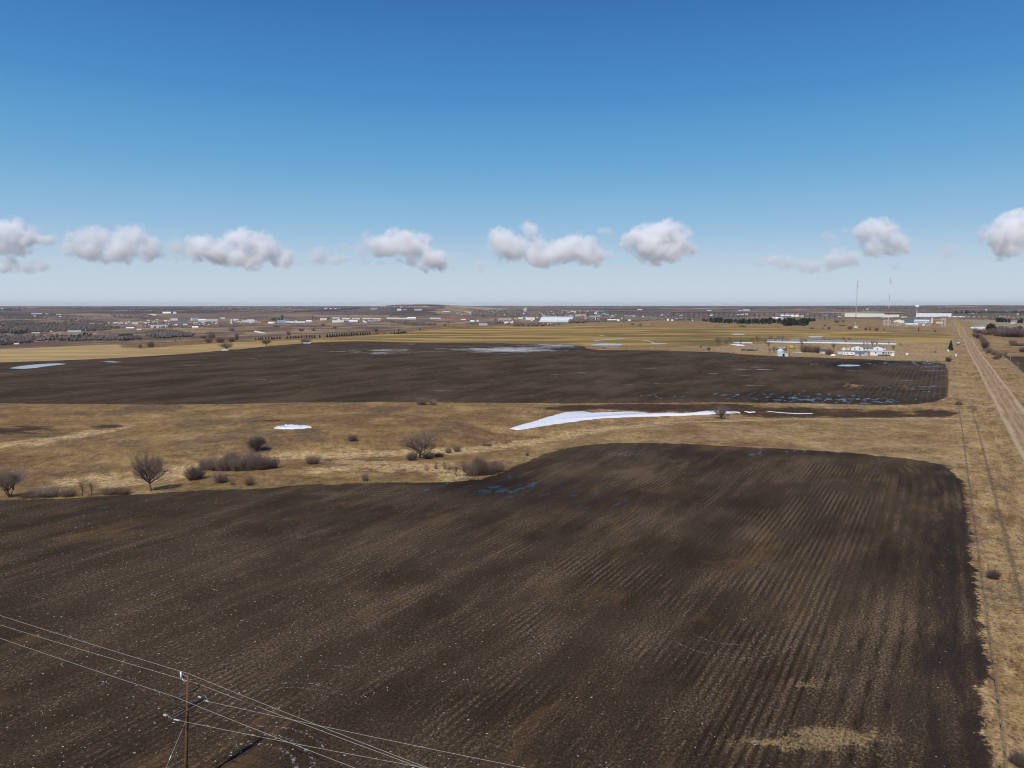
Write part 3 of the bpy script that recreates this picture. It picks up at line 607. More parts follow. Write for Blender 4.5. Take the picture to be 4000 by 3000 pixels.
shrub('bush_wide', 1194, 1339, 20, 50, 'low bush with snow at its foot, right of the two field edge trees')
# scattered brush on the slopes beyond
for x, y, h, w in [(548,1358,14,18),(590,1356,22,40),(684,1333,8,12),(795,1322,12,34),(826,1322,26,40),(815,1338,18,40),(860,1338,20,46),(905,1335,16,40),(925,1328,28,20),(906,1293,12,30),(1177,1293,10,30),(1225,1292,10,22),(1127,1308,14,22),(1262,1272,7,20),(1308,1283,8,20),(1080,1276,5,40),(1470,1296,14,22),(1640,1290,10,10),(1558,1292,8,10),(1738,1272,8,18),(1752,1262,5,14),(2470,1270,8,22),(2500,1272,6,18),(2895,1276,6,30),(2908,1278,5,24),(3215,1286,8,10),(3238,1286,10,14),(3320,1286,12,26),(3172,1285,6,22),(3290,1273,4,40),(3382,1289,9,16),(3398,1290,12,10),(3424,1291,9,24),(3588,1297,16,8),(3652,1297,9,10),(3268,1260,10,28),(3293,1259,9,14),(3222,1273,5,20),(2768,1368,12,20),(2738,1358,8,10)]:
    shrub(random.choice(['bush','bush_red','bush_wide','bush_pale']), x, y, h*1.35, w*.9, 'small bare bush on the brown grass beyond the fields', 'scattered bushes beyond the fields')
# trees round the farm
for x, y, h, w, k in [(2800,1351,36,20,'poplar'),(2812,1350,30,20,'thin'),(2835,1350,30,22,'thin'),(2852,1335,20,14,'thin'),(2894,1350,30,16,'poplar'),(2938,1332,14,16,'thin'),(2958,1332,22,18,'thin'),(2990,1342,20,16,'thin'),(3008,1333,22,20,'dense'),(3027,1335,14,12,'thin'),(3040,1334,22,16,'poplar'),(3054,1336,26,22,'dense'),(3003,1360,28,14,'thin'),(3024,1377,24,20,'thin'),(3005,1377,18,14,'poplar'),(3131,1368,50,18,'poplar'),(3146,1336,14,14,'thin'),(3220,1334,16,12,'thin'),(3238,1335,14,10,'thin'),(3294,1335,20,16,'thin'),(3317,1337,20,14,'thin'),(3256,1364,24,26,'thin'),(3374,1351,14,10,'thin'),(3388,1351,14,10,'thin'),(3408,1352,22,18,'dense'),(3424,1352,20,12,'dense'),(3472,1348,14,8,'thin'),(3452,1293,10,10,'thin'),(3491,1366,18,20,'oak'),(3516,1350,10,8,'thin')]:
    tree({'thin': 'far_thin', 'dense': 'far_round', 'poplar': 'far_thin', 'oak': 'far_round', 'multi': 'far_multi'}[k], x, y, h*1.15, w*1.1, 'thin bare tree scattered round the farmyard and its board fence', 'bare trees around the farmyard')
for i, (x, y, h, w, k) in enumerate([(3140,1375,36,36,'bush'),(3158,1376,36,36,'bush'),(3175,1377,30,30,'bush'),(3196,1378,24,34,'bush_dark'),(3190,1370,26,30,'bush'),(3236,1386,32,34,'bush'),(3250,1384,24,20,'bush_pale')]):
    shrub(k, x, y, h, w, 'big rounded bare bush in the farmyard left of the grey shed', 'big bushes in the farmyard')
plant('spruce_tree', PS[2], 3713, 1368, 42, 25, 1, 'tall dark spruce standing alone by the farm driveway near the road', 'spruce')
# right of the road
for x, y, h, w, k in [(3845,1306,24,34,'bush'),(3860,1308,26,40,'bush_red'),(3900,1313,26,44,'bush'),(3925,1315,28,44,'bush'),(3950,1316,28,44,'bush_red'),(3975,1317,30,44,'bush'),(3995,1317,30,44,'bush'),(3880,1296,20,44,'bush'),(3915,1298,22,44,'bush'),(3850,1354,26,34,'bush'),(3840,1340,24,30,'bush_red'),(3862,1380,26,34,'bush'),(3812,1300,16,30,'bush'),(3826,1302,16,30,'bush_dark'),(3810,1316,22,30,'bush'),(3822,1322,20,30,'bush_dark'),(3835,1330,22,26,'bush'),(3846,1348,24,28,'bush_red'),(3858,1366,18,26,'bush'),(3868,1374,20,26,'bush_pale'),(3884,1388,28,34,'bush_pale'),(3902,1398,26,36,'bush_red'),(3918,1390,24,34,'bush_pale'),(3892,1404,18,34,'bush_red'),(3955,1342,18,34,'bush'),(3970,1350,16,30,'bush'),(3990,1352,18,30,'bush'),(3995,1376,22,30,'bush_dark'),(3960,1350,12,40,'bush_red')]:
    shrub(k, x, y, h, w, 'bare brush along the right side of the gravel road', 'brush right of the road')
tree('dense', 3843, 1370, 44, 30, 'dark bare tree in the hedge right of the gravel road')
for x, y, h, w, k in [(3805,1296,14,20,'thin'),(3850,1312,22,22,'dense'),(3884,1312,26,30,'thin'),(3900,1308,24,26,'thin'),(3916,1316,26,26,'dense'),(3932,1317,28,30,'multi'),(3948,1316,30,26,'poplar'),(3962,1317,26,26,'thin'),(3975,1318,32,28,'multi'),(3990,1317,30,28,'dense'),(3925,1300,22,30,'dense'),(3895,1295,20,30,'thin')]:
    tree({'thin': 'far_thin', 'dense': 'far_round', 'poplar': 'far_thin', 'oak': 'far_round', 'multi': 'far_multi'}[k], x, y, h*1.35, w*1.9, 'bare tree in the grove right of the gravel road', 'bare trees right of the road')
for x, y, h, w, r in [(3868,1306,44,40,0),(3880,1306,30,24,1),(3966,1312,32,16,0),(3984,1300,28,18,1),(3896,1258,17,14,1),(3906,1259,20,16,0),(3916,1259,16,14,1),(3929,1259,14,13,0),(3942,1260,15,12,1),(3979,1262,14,12,0),(3990,1262,18,14,1),(3734,1224,11,12,0),(3744,1224,7,8,1),(3754,1224,14,10,0),(3758,1224,10,8,1),(3776,1225,14,16,0)]:
    plant('evergreen_tree', PR[r] if w > 10 else PS[r], x, y, h, w, 1, 'dark evergreen tree on the right of the photo beyond the gravel road', 'evergreen tree', 'evergreens right of the road')
# spruce row beside the stubble field
row = []
for x0, y0, h0 in [(945,560,24),(985,558,28),(1006,556,30),(1030,554,32),(1067,552,30),(1103,553,30),(1140,553,30),(1158,552,26),(1173,552,28),(1208,550,32),(1244,548,36),(1316,545,14),(1337,545,34),(1373,543,36),(1408,542,28),(1440,540,36),(1474,536,34),(1511,532,32),(1542,529,24),(1574,529,30),(1608,531,30),(1638,530,32),(1671,533,38),(1735,531,38),(1828,528,42),(1861,526,40),(1892,523,40),(1920,521,34),(1947,520,42),(1977,516,38),(2010,514,42),(2040,511,36),(2071,509,38),(2098,507,30),(2126,507,40),(2154,505,38),(2182,503,34),(2205,502,32)]:
    row.append((700+x0/3.16, 1150+y0/3.16, h0/3.16))
for x0, y0, h0 in [(25,500,38),(57,497,38),(86,496,36),(112,494,28),(140,492,32),(193,492,14),(218,491,22),(242,491,24),(305,490,14),(327,488,22),(352,486,12),(403,487,24),(428,486,18),(448,486,30),(473,488,26),(494,488,36),(518,485,30),(540,483,34),(562,481,34),(587,477,30)]:
    row.append((1400+x0/3.16, 1150+y0/3.16, h0/3.16))
for i, (x, y, h) in enumerate(row):
    plant('spruce_tree', PS[i % 5], x, y+.4, h*1.12, h*.8+1.5, 1, 'small dark spruce in the straight row behind the stubble field', 'spruce', 'spruces in the planted row')
# conifer plantation
def inpoly(x, y, P):
    c = False
    for (ax, ay), (bx, by) in zip(P, P[1:]+[P[0]]):
        if (ay > y) != (by > y) and x < (bx-ax)*(y-ay)/(by-ay)+ax: c = not c
    return c
def scatter(P, n, gap=0):
    xs = [p[0] for p in P]; ys = [p[1] for p in P]; out = []
    while len(out) < n:
        x, y = random.uniform(min(xs), max(xs)), random.uniform(min(ys), max(ys))
        if inpoly(x, y, P): out.append((x, y))
    return out
PL1 = [(2738,1250),(2760,1249),(2830,1251),(2960,1250),(3060,1254),(3130,1258),(3160,1271),(3140,1274),(3058,1273),(3055,1267),(2960,1266),(2860,1264),(2790,1262),(2745,1256)]
pts = scatter(PL1, 175)+scatter([(3062,1262),(3120,1256),(3160,1270),(3140,1274),(3058,1273)], 40)+scatter([(3130,1254),(3150,1249),(3180,1251),(3182,1257),(3140,1258)], 18)
hp = hits([p[0] for p in pts], [p[1] for p in pts])
for (x, y), q in zip(pts, hp):
    k = random.randrange(3); p = Vector(q); s = mpp(p); hh = random.uniform(7, 13)
    plant('evergreen_tree', PR[k] if random.random() < .7 else PS[k], x, y, hh/s, hh*.8/s, 1, 'dark green conifer in the plantation left of the two masts', 'evergreen tree', 'conifers of the plantation', pt=p)
# ---------------------------------------------------------------- far woods, each one a mass
m_wood = mat('bare_wood', (.140,.110,.094), .95, .5, .02); m_wood_dk = mat('evergreen_wood', (.026,.034,.024), .95, .4, .03); m_wood_pale = mat('poplar_wood', (.19,.155,.125), .95, .3, .03)
def wood(name, P, n, hgt, mt, w=.5, var=.5):
    pts = scatter(P, n); hp = hits([p[0] for p in pts], [p[1] for p in pts]); vs = []; fs = []
    for q in hp:
        hh = hgt*random.uniform(1-var, 1+var*.6); r_ = hh*w*random.uniform(.6, 1.2); m_ = 5
        for c in range(2):
            b = len(vs); ox, oy = q[0]+random.gauss(0, r_*.6), q[1]+random.gauss(0, r_*.6); t0 = random.uniform(0, 6)
            rr2 = r_*random.uniform(.5, .9); z0 = q[2]-.5; h2 = hh*random.uniform(.7, 1)
            for lz, lr in ((0, .35), (.45, 1), (.8, .7)):
                for k in range(m_):
                    a = t0+6.28*k/m_; j = random.uniform(.65, 1.3); vs.append((ox+math.cos(a)*rr2*lr*j, oy+math.sin(a)*rr2*lr*j, z0+h2*lz*random.uniform(.85, 1.1)))
            vs.append((ox, oy, z0+h2))
            for l in range(2):
                for k in range(m_): k2 = (k+1) % m_; fs.append((b+l*m_+k, b+l*m_+k2, b+(l+1)*m_+k2, b+(l+1)*m_+k))
            for k in range(m_): fs.append((b+2*m_+k, b+2*m_+(k+1) % m_, b+3*m_))
    me = bpy.data.meshes.new(name); me.from_pydata(vs, [], fs); me.materials.append(mt); me.update()
    return tag(inst(name, me), kind='stuff')
WOODS = [([(0,1272),(180,1262),(330,1266),(480,1284),(400,1292),(200,1296),(0,1304)], 420, 9, m_wood), ([(230,1246),(330,1244),(430,1262),(400,1278),(250,1268)], 150, 7, m_wood),
 ([(0,1308),(120,1318),(250,1316),(400,1318),(545,1320),(548,1326),(480,1331),(300,1331),(170,1332),(60,1346),(0,1350)], 330, 8, m_wood), ([(565,1300),(620,1290),(700,1298),(762,1306),(740,1316),(640,1322),(590,1318)], 230, 8, m_wood),
 ([(0,1203),(700,1202),(1400,1201),(1400,1207),(1000,1209),(600,1210),(300,1208),(0,1208)], 800, 14, m_wood), ([(480,1214),(620,1212),(700,1216),(900,1212),(900,1220),(700,1224),(560,1222)], 240, 10, m_wood),
 ([(430,1228),(560,1226),(620,1240),(560,1248),(450,1244)], 140, 8, m_wood), ([(560,1262),(700,1262),(900,1266),(1000,1268),(900,1278),(700,1284),(560,1282)], 200, 8, m_wood_pale),
 ([(0,1232),(60,1228),(140,1240),(60,1246),(0,1246)], 80, 8, m_wood), ([(1520,1258),(1600,1255),(1690,1266),(1705,1271),(1640,1272),(1560,1266)], 130, 8, m_wood),
 ([(1400,1220),(1500,1222),(1650,1232),(1600,1238),(1400,1232)], 160, 8, m_wood), ([(1850,1214),(2000,1212),(2060,1214),(2060,1238),(1900,1240),(1840,1232)], 420, 11, m_wood),
 ([(2100,1214),(2400,1214),(2640,1222),(2640,1240),(2300,1236),(2100,1232)], 560, 10, m_wood), ([(2260,1250),(2430,1240),(2440,1256),(2300,1260),(2220,1264)], 180, 9, m_wood),
 ([(2430,1240),(2560,1238),(2700,1244),(2720,1250),(2560,1253),(2440,1254)], 260, 10, m_wood_pale), ([(2640,1228),(3000,1228),(3290,1230),(3290,1238),(3000,1240),(2700,1242)], 360, 9, m_wood),
 ([(2100,1193.5),(2450,1194),(2640,1197),(3000,1199),(3000,1203),(2500,1201),(2100,1199)], 260, 12, m_wood), ([(3000,1199),(3500,1199),(3700,1200),(4000,1201),(4000,1206),(3400,1208),(3000,1206)], 500, 14, m_wood),
 ([(3180,1210),(3500,1210),(3740,1214),(3740,1222),(3560,1230),(3520,1216),(3300,1214)], 360, 10, m_wood), ([(3530,1224),(3590,1222),(3590,1238),(3540,1240)], 110, 9, m_wood),
 ([(3720,1228),(4000,1224),(4000,1234),(3720,1236)], 240, 7, m_wood), ([(3800,1236),(4000,1238),(4000,1250),(3900,1252),(3820,1248)], 60, 6, m_wood),
 ([(3868,1300),(3900,1290),(4000,1286),(4000,1300),(3900,1308)], 60, 6, m_wood), ([(3700,1236),(3740,1234),(3740,1228),(3700,1226)], 30, 6, m_wood), ([(1970,1268),(2110,1266),(2200,1270),(2100,1275),(1990,1275)], 60, 5, m_wood), ([(60,1240),(300,1232),(420,1238),(300,1244),(80,1248)], 110, 7, m_wood),
 ([(0,1252),(110,1254),(160,1264),(60,1270),(0,1268)], 110, 8, m_wood), ([(1930,1250),(2010,1248),(2010,1262),(1930,1266)], 60, 8, m_wood)]
for P, n, h_, mt in WOODS: wood('bare_woodland', P, int(n*1.75), h_*1.15, mt)
wood('evergreen_wood', PL1, 200, 8, m_wood_dk, .45)
for P, n, h_ in [([(200,1312),(255,1312),(250,1330),(205,1328)], 40, 8), ([(285,1320),(330,1306),(360,1308),(355,1330),(290,1331)], 60, 8), ([(460,1308),(520,1306),(516,1314),(465,1314)], 26, 7), ([(40,1300),(100,1296),(100,1306),(50,1308)], 30, 9),
   ([(0,1268),(70,1268),(70,1272),(0,1274)], 40, 8), ([(1060,1246),(1092,1243),(1096,1252),(1060,1254)], 50, 9), ([(1218,1238),(1290,1240),(1290,1251),(1220,1250)], 26, 10), ([(920,1217),(1390,1214),(1390,1217),(920,1220.5)], 260, 7), ([(0,1210),(80,1210),(80,1214),(0,1214)], 60, 12),
   ([(3782,1220),(4000,1219),(4000,1226),(3790,1227)], 170, 15), ([(2600,1250),(2760,1246),(2745,1256)], 10, 8), ([(3000,1205.5),(3220,1207),(3220,1208.5),(3000,1207)], 80, 8)]:
    wood('evergreen_wood', P, n, h_, m_wood_dk, .35)
# ---------------------------------------------------------------- buildings
C_ = {'white': (.78,.78,.78), 'cream': (.76,.72,.58), 'grey': (.40,.42,.44), 'dark': (.07,.075,.085), 'tan': (.50,.40,.28), 'brick': (.30,.115,.08), 'brown': (.17,.11,.08), 'green': (.05,.16,.11), 'blue': (.32,.42,.55), 'pale': (.60,.62,.64), 'slate': (.14,.16,.19), 'red': (.45,.07,.05), 'roofwhite': (.82,.84,.86), 'silver': (.55,.60,.63), 'yellow': (.80,.42,.03), 'steel': (.50,.53,.56)}
def M(c, k='painted'): return mat(f'{c}_{k}', C_[c], .6 if k != 'metal' else .4, .12, .6)
m_glass = mat('dark_glass', (.03,.035,.045), .15, .1, 1)
def building(x0, x1, yt, yb, wall, roof, label, cat='building', kind='flat', dep=.5, rot=0, nwin=0, door=0, group=None, name=None, rise=.35, pt=None, eave=.25):
    p = hit((x0+x1)/2, yb) if pt is None else pt; s = mpp(p); W_ = (x1-x0)*s; Ht = max((yb-yt)*s, 2.2); D = W_*dep
    azc = math.atan2(p.x, p.y); o = empty(name or 'building', (p.x, p.y, p.z-.3), -azc+R(rot), label, cat, group)
    w = W_/2; e = eave
    Wa = MB(); Ro = MB()
    if kind == 'flat':
        Wa.box(-w, w, 0, D, 0, Ht*.93); Ro.box(-w-.15, w+.15, -.15, D+.15, Ht*.93, Ht)
    elif kind == 'gable':                          # ridge along the front
        hw = Ht*(1-rise); Wa.box(-w, w, 0, D, 0, hw); Wa.add([(-w,0,hw),(-w,D,hw),(-w,D/2,Ht-.15),(w,0,hw),(w,D,hw),(w,D/2,Ht-.15)], [(0,1,2),(5,4,3)])
        t = .22; zr = Ht; ze = hw-(Ht-hw)*e/(D/2)
        for sy, y_ in ((-1, -e), (1, D+e)):
            Ro.add([(-w-e,y_,ze),(w+e,y_,ze),(w+e,D/2,zr),(-w-e,D/2,zr),(-w-e,y_,ze+t),(w+e,y_,ze+t),(w+e,D/2,zr+t),(-w-e,D/2,zr+t)], [(0,1,2,3),(7,6,5,4),(0,4,5,1),(1,5,6,2),(3,2,6,7),(0,3,7,4)])
    elif kind == 'front':                          # gable end to the viewer
        hw = Ht*(1-rise); Wa.prism([(-w,0),(w,0),(w,hw),(0,Ht-.15),(-w,hw)], 0, D); t = .2
        for sx in (-1, 1):
            ze = hw-(Ht-hw)*e/w
            Ro.add([(0,-e,Ht),(sx*(w+e),-e,ze),(sx*(w+e),D+e,ze),(0,D+e,Ht),(0,-e,Ht+t),(sx*(w+e),-e,ze+t),(sx*(w+e),D+e,ze+t),(0,D+e,Ht+t)], [(0,1,2,3),(7,6,5,4),(0,4,5,1),(1,5,6,2),(2,6,7,3)])
    elif kind == 'arch':                           # long vault, ridge along the front
        n = 10; pr = [(D/2-D/2*math.cos(math.pi*i/n), Ht*math.sin(math.pi*i/n)**.8) for i in range(n+1)]
        for i in range(n): Ro.add([(-w,pr[i][0],pr[i][1]),(w,pr[i][0],pr[i][1]),(w,pr[i+1][0],pr[i+1][1]),(-w,pr[i+1][0],pr[i+1][1])], [(0,1,2,3)])
        for sx in (-w+.5, w-.5): Wa.add([(sx, a, b) for a, b in pr], [tuple(range(n+1))])
    Wa.build('wall', M(wall), o); Ro.build('roof', M(roof), o)
    hw = Ht*(.9 if kind in ('flat',) else .62); top = .82*hw
    for i in range(nwin):
        xx = -w+W_*(i+.7)/(nwin+.4); q = MB(); ww = min(1.3, W_/nwin*.3); q.box(-ww/2, ww/2, -.06, .04, top-min(1.3, hw*.38), top); q.build('window', m_glass, o, loc=(xx, 0, 0))
    if door:
        q = MB(); q.box(-.5*door, .5*door, -.08, .03, 0.25, min(2.4 if door < 2 else hw*.8, hw*.85)); q.build('door', M('pale' if wall != 'pale' else 'slate', 'door'), o, loc=(w*.55, 0, 0))
    return o
def B3(L, ox, oy=1150, s=3.16, **kw):
    for b in L:
        x0, x1, yt, yb, wa, ro, lb, *r = b; k = dict(r[0]) if r else {}; k.update(kw)
        building(ox+x0/s, ox+x1/s, oy+yt/s, oy+yb/s, wa, ro, lb, **k)
ga = dict(kind='gable'); fr_ = dict(kind='front')
B3([(848,990,448,466,'pale','roofwhite','long low white shed in the wooded valley at the far left', ga),(1036,1075,430,447,'pale','roofwhite','white domed store at the right end of the long low valley shed', dict(kind='arch', dep=.9)),
 (400,485,468,481,'white','pale','white roofed building in front of the gravel mounds, far left', ga),(620,642,446,466,'cream','yellow','small cream building with a yellow top among conifers, far left', dict(kind='front')),(1564,1650,405,431,'grey','roofwhite','white roofed hall at the left end of the valley town', ga),
 (1690,1742,425,441,'white','white','small white house right of the left white roofed hall', ga),(1870,2060,378,412,'pale','roofwhite','long pale factory in the left part of the town', dict(dep=.4)),(1636,1700,346,368,'white','grey','white block with grey roof above the left town', ga),
 (1775,1845,343,358,'white','pale','low white store building above the pale factory', ga),(2110,2190,297,322,'white','roofwhite','tall white box warehouse on the left town skyline', dict(dep=.6)),(2038,2092,321,336,'pale','grey','grey roofed block beside the tall white box warehouse', ga),
 (2012,2105,214,236,'pale','roofwhite','white round roofed barn on the upland far left', dict(kind='arch', dep=.5)),(2138,2175,212,236,'white','pale','white farm buildings right of the round roofed barn', ga),(1850,1920,243,262,'pale','pale','pale farm sheds on the upland edge', ga),
 (398,508,238,247,'white','roofwhite','very long white barn on the far left upland', ga),(560,594,237,244,'white','roofwhite','short white barn right of the very long white barn', ga),(698,752,238,247,'white','roofwhite','white barn alone on the left upland', ga),(412,444,264,273,'white','pale','small white barn below the very long white barn', ga),(732,760,270,281,'white','pale','small white farmhouse on the left hillside', ga),(0,45,168,178,'white','roofwhite','white shed at the left horizon', ga),(1580,1610,189,197,'white','roofwhite','white roof on the wooded left skyline', ga),(180,232,600,616,'white','roofwhite','white roofed house in the trees below the left hills', ga)], 0)
B3([(163,232,392,416,'white','roofwhite','white open fronted barn alone on the grass below the town', dict(kind='gable', door=3)),(0,92,313,336,'slate','slate','dark roofed warehouse at the left of the grain elevator', ga),(138,166,280,322,'pale','pale','narrow pale grain elevator with pointed top', dict(kind='front', dep=1, rise=.5)),(176,234,288,326,'blue','grey','wide blue grey grain elevator beside the pointed one', dict(dep=.8)),
 (236,330,306,336,'pale','roofwhite','pale mill buildings right of the grain elevators', ga),(336,470,306,332,'pale','grey','long grey roofed mill sheds', ga),(512,566,287,300,'white','roofwhite','small white roofed barn above the mill sheds', ga),(664,732,302,320,'cream','pale','cream shed right of the white silo', ga),(776,932,322,342,'white','roofwhite','long white store with flat roof in the middle of town', {}),(840,920,307,322,'white','pale','white gabled hall behind the long white store', ga),
 (930,1012,324,346,'tan','brown','brown roofed buildings left of the red brick block', ga),(1014,1110,318,348,'brick','tan','red brick block in the left centre of town', {}),(1100,1162,338,358,'silver','roofwhite','silver tank shed in front of the red brick block', dict(kind='arch', dep=.5)),(1214,1312,322,356,'blue','roofwhite','blue white commercial block under the dark water tower', dict(nwin=3)),(1350,1420,334,350,'white','white','first of the white sheds in a row right of the blue block', ga),
 (1424,1500,334,351,'white','white','second of the white sheds in a row right of the blue block', ga),(1504,1552,334,351,'cream','white','last cream shed of the row right of the blue block', ga),(1565,1632,320,345,'pale','roofwhite','white roofed store right of the shed row', ga),(1738,1822,290,320,'cream','tan','cream yellow house among conifers', ga),(1890,2030,316,346,'white','grey','large white warehouse with grey side in mid town', dict(dep=.7, door=4)),
 (1890,1980,284,299,'pale','roofwhite','pale flat store behind the large white warehouse', {}),(2010,2108,290,306,'cream','roofwhite','cream flat store with white roof', {}),(2098,2202,318,342,'white','roofwhite','white garage with open doors right of the warehouse', dict(door=3, kind='gable')),(2138,2230,290,306,'cream','pale','cream store partly above the white garage', {}),(1860,1950,170,180,'white','roofwhite','long white building on the far hill skyline', ga),(1980,2022,166,178,'white','blue','blue roofed building on the far hill skyline', ga),(1790,1830,168,179,'white','pale','small white building on the far hill skyline', ga),(448,496,386,402,'brick','brick','small red farm shed on the grass slope', ga),(540,600,0,1,'white','white','x') ][:-1], 700)
B3([(50,152,290,306,'cream','roofwhite','first low cream warehouse behind the spruce row', {}),(164,280,292,306,'cream','roofwhite','second low cream warehouse behind the spruce row', {}),(350,492,286,303,'cream','roofwhite','long low white warehouse, left wing of the biggest one', dict(dep=.3)),(494,602,288,306,'cream','roofwhite','long low white warehouse, middle wing of the biggest one', dict(dep=.3)),(602,708,280,308,'cream','roofwhite','tall right wing of the biggest cream warehouse', dict(kind='gable', dep=.5)),(880,1014,288,306,'grey','roofwhite','long white roofed hall left of the red apartment row', ga),
 (1056,1100,278,310,'brick','brick','first gabled block of the red apartment row', dict(kind='front', nwin=2)),(1106,1150,276,310,'brick','brick','second gabled block of the red apartment row', dict(kind='front', nwin=2)),(1156,1198,276,310,'brick','tan','third gabled block of the red apartment row', dict(kind='front', nwin=2)),(1204,1246,276,310,'brick','brick','fourth gabled block of the red apartment row', dict(kind='front', nwin=2)),(1256,1312,278,304,'brick','tan','fifth block of the red apartment row, set back', dict(kind='front', nwin=2)),(1318,1370,276,304,'brick','brick','last block of the red apartment row, set back', dict(kind='front', nwin=2)),
 (1268,1326,304,315,'white','roofwhite','white garages before the red apartment row', ga),(1380,1432,318,338,'white','roofwhite','white roofed house right of the red apartments', ga),(1456,1486,314,333,'white','grey','small white house, next right of the white roofed one', ga),(1486,1592,360,384,'grey','silver','grey roofed farm sheds on the rise before the town', ga),(1725,1888,294,328,'tan','grey','long three storey grey flats on the left of town centre', dict(nwin=7)),(1800,1850,336,358,'white','roofwhite','white house in front of the grey flats', ga),(1856,1912,336,356,'cream','pale','cream house in front of the grey flats', ga),
 (2064,2176,284,314,'white','roofwhite','white building with dark windows right of the grey flats', dict(nwin=5)),(1970,2032,280,302,'cream','pale','cream block behind the white windowed building', {}),(478,530,176,198,'white','pale','tall white farm building on the skyline hill', ga),(690,782,184,194,'white','roofwhite','long white barn on the skyline hill', ga),(150,232,174,186,'pale','grey','grey barn at the left of the skyline hill', ga),(550,600,180,192,'pale','brown','farmhouse right of the tall white farm building', ga),(1040,1130,203,210,'white','roofwhite','white strip of a building above the apartment row', ga)], 1400)
B3([(862,965,308,334,'brick','roofwhite','red building with a white roof before the town trees', ga),(968,1012,310,332,'white','roofwhite','white house right of the red building', ga),(466,592,243,268,'tan','tan','tan school like block above the arena', dict(nwin=6)),(80,170,360,378,'tan','cream','tan barn with cream roof in front of the arena', ga),(176,270,352,376,'slate','slate','dark farm sheds with white doors in front of the arena', dict(kind='gable', door=2)),(640,776,262,276,'blue','blue','long blue grey roofed hall behind the white water tower', ga),
 (1070,1208,262,271,'white','roofwhite','long thin white building among poplars', {}),(905,945,262,271,'white','roofwhite','short white building left of the long thin one', {}),(1116,1150,310,328,'white','pale','white house among the poplars', ga),(820,872,240,262,'green','blue','teal roofed house in the town trees', ga),(1230,1292,184,193,'white','roofwhite','white shed alone on the far plain', ga),(712,784,207,214,'white','roofwhite','white roof on the town skyline', ga),(345,400,206,222,'tan','brown','brown house on the hill above town', ga),(400,470,206,220,'white','grey','pale house on the hill above town', ga),
 (1595,1620,300,326,'cream','pale','pale cottage at the right end of the poplars', ga),(1650,1675,308,326,'white','pale','small white cottage beside the plantation', ga),(1905,1920,312,326,'white','cream','tiny white hut at the left end of the plantation', ga)], 2100)
arena = building(2106,2236,1237,1257,'white','silver','huge grey arched roof arena with low white front','arena','arch',.5,-18)
for q, (a, b, c, d) in enumerate([(-.5,.0,0,.0)]): pass
fr0 = MB(); ww = (2236-2106)*mpp(hit(2171,1257)); fr0.box(-ww*.52, ww*.05, -3.5, -1.2, 0, 6.0); fr0.build('entrance_front', M('white'), arena)
B3([(1100,1322,252,276,'white','roofwhite','long white industrial hall behind the plantation', dict(kind='gable', dep=.2, door=5)),(1324,1388,258,284,'tan','cream','tan annex at the right end of the long white hall', {}),(1006,1108,280,302,'pale','roofwhite','white low store before the long white hall', ga),(1112,1165,284,312,'grey','silver','grey block before the long white hall', dict(nwin=2)),(1815,1850,268,282,'white','pale','white low annex left of the big cream mall', {}),(225,276,250,263,'white','roofwhite','white shed under the viaduct, left', ga),(570,632,243,256,'white','roofwhite','white shed under the viaduct, right', ga),(640,700,237,250,'cream','pale','cream barn under the viaduct', ga),(200,248,194,201,'white','roofwhite','white barn beyond the viaduct, left', ga),(640,718,186,197,'white','roofwhite','slanting long white building beyond the viaduct', ga),(585,625,198,204,'white','roofwhite','small white building beyond the viaduct', ga)], 2700)
B3([(20,460,552,598,'cream','roofwhite','enormous cream flat roofed mall left of the water tower', dict(dep=.25, name='mall')),(462,658,566,600,'cream','roofwhite','cream right wing of the enormous mall', dict(dep=.3, name='mall')),(918,1285,548,592,'white','roofwhite','long plain bright white warehouse right of the water tower', dict(dep=.25, name='warehouse')),(610,726,626,670,'cream','cream','cream gabled hall behind the substation', fr_),(742,842,626,668,'slate','green','green roofed hall behind the substation', ga),(870,1030,628,672,'grey','silver','grey metal hall right of the green roof', dict(kind='gable', door=4)),
 (755,890,672,694,'white','roofwhite','white roofed shelter inside the substation', ga),(1130,1205,652,674,'cream','tan','tan shed group right of the substation', ga),(700,760,588,600,'white','grey','small white tank house beside the mall', ga),(860,1060,592,612,'slate','slate','dark roofed sheds below the water tower', dict(kind='gable', dep=.3)),(955,986,676,704,'pale','pale','pale control hut in the substation', {}),(610,660,655,672,'slate','cream','porch building under the cream gabled hall', {}),
 (1565,1588,548,560,'white','roofwhite','white roof between the conifers, right of the road', ga),(1735,1756,500,510,'white','roofwhite','small white farmhouse above the right conifer belt', ga),(2050,2096,664,674,'white','roofwhite','low white shed in front of the right evergreens', ga),(2125,2150,556,567,'white','roofwhite','white roof at the far right below the conifer belt', ga),(1290,1470,583,596,'white','roofwhite','long thin white sheds right of the bright warehouse', dict(dep=.2)),(265,290,494,503,'white','roofwhite','white house in the far woods above the mall', ga),(2150,2185,745,790,'pale','pale','pale house hidden in the right hand grove', ga)], 3300, 1050)
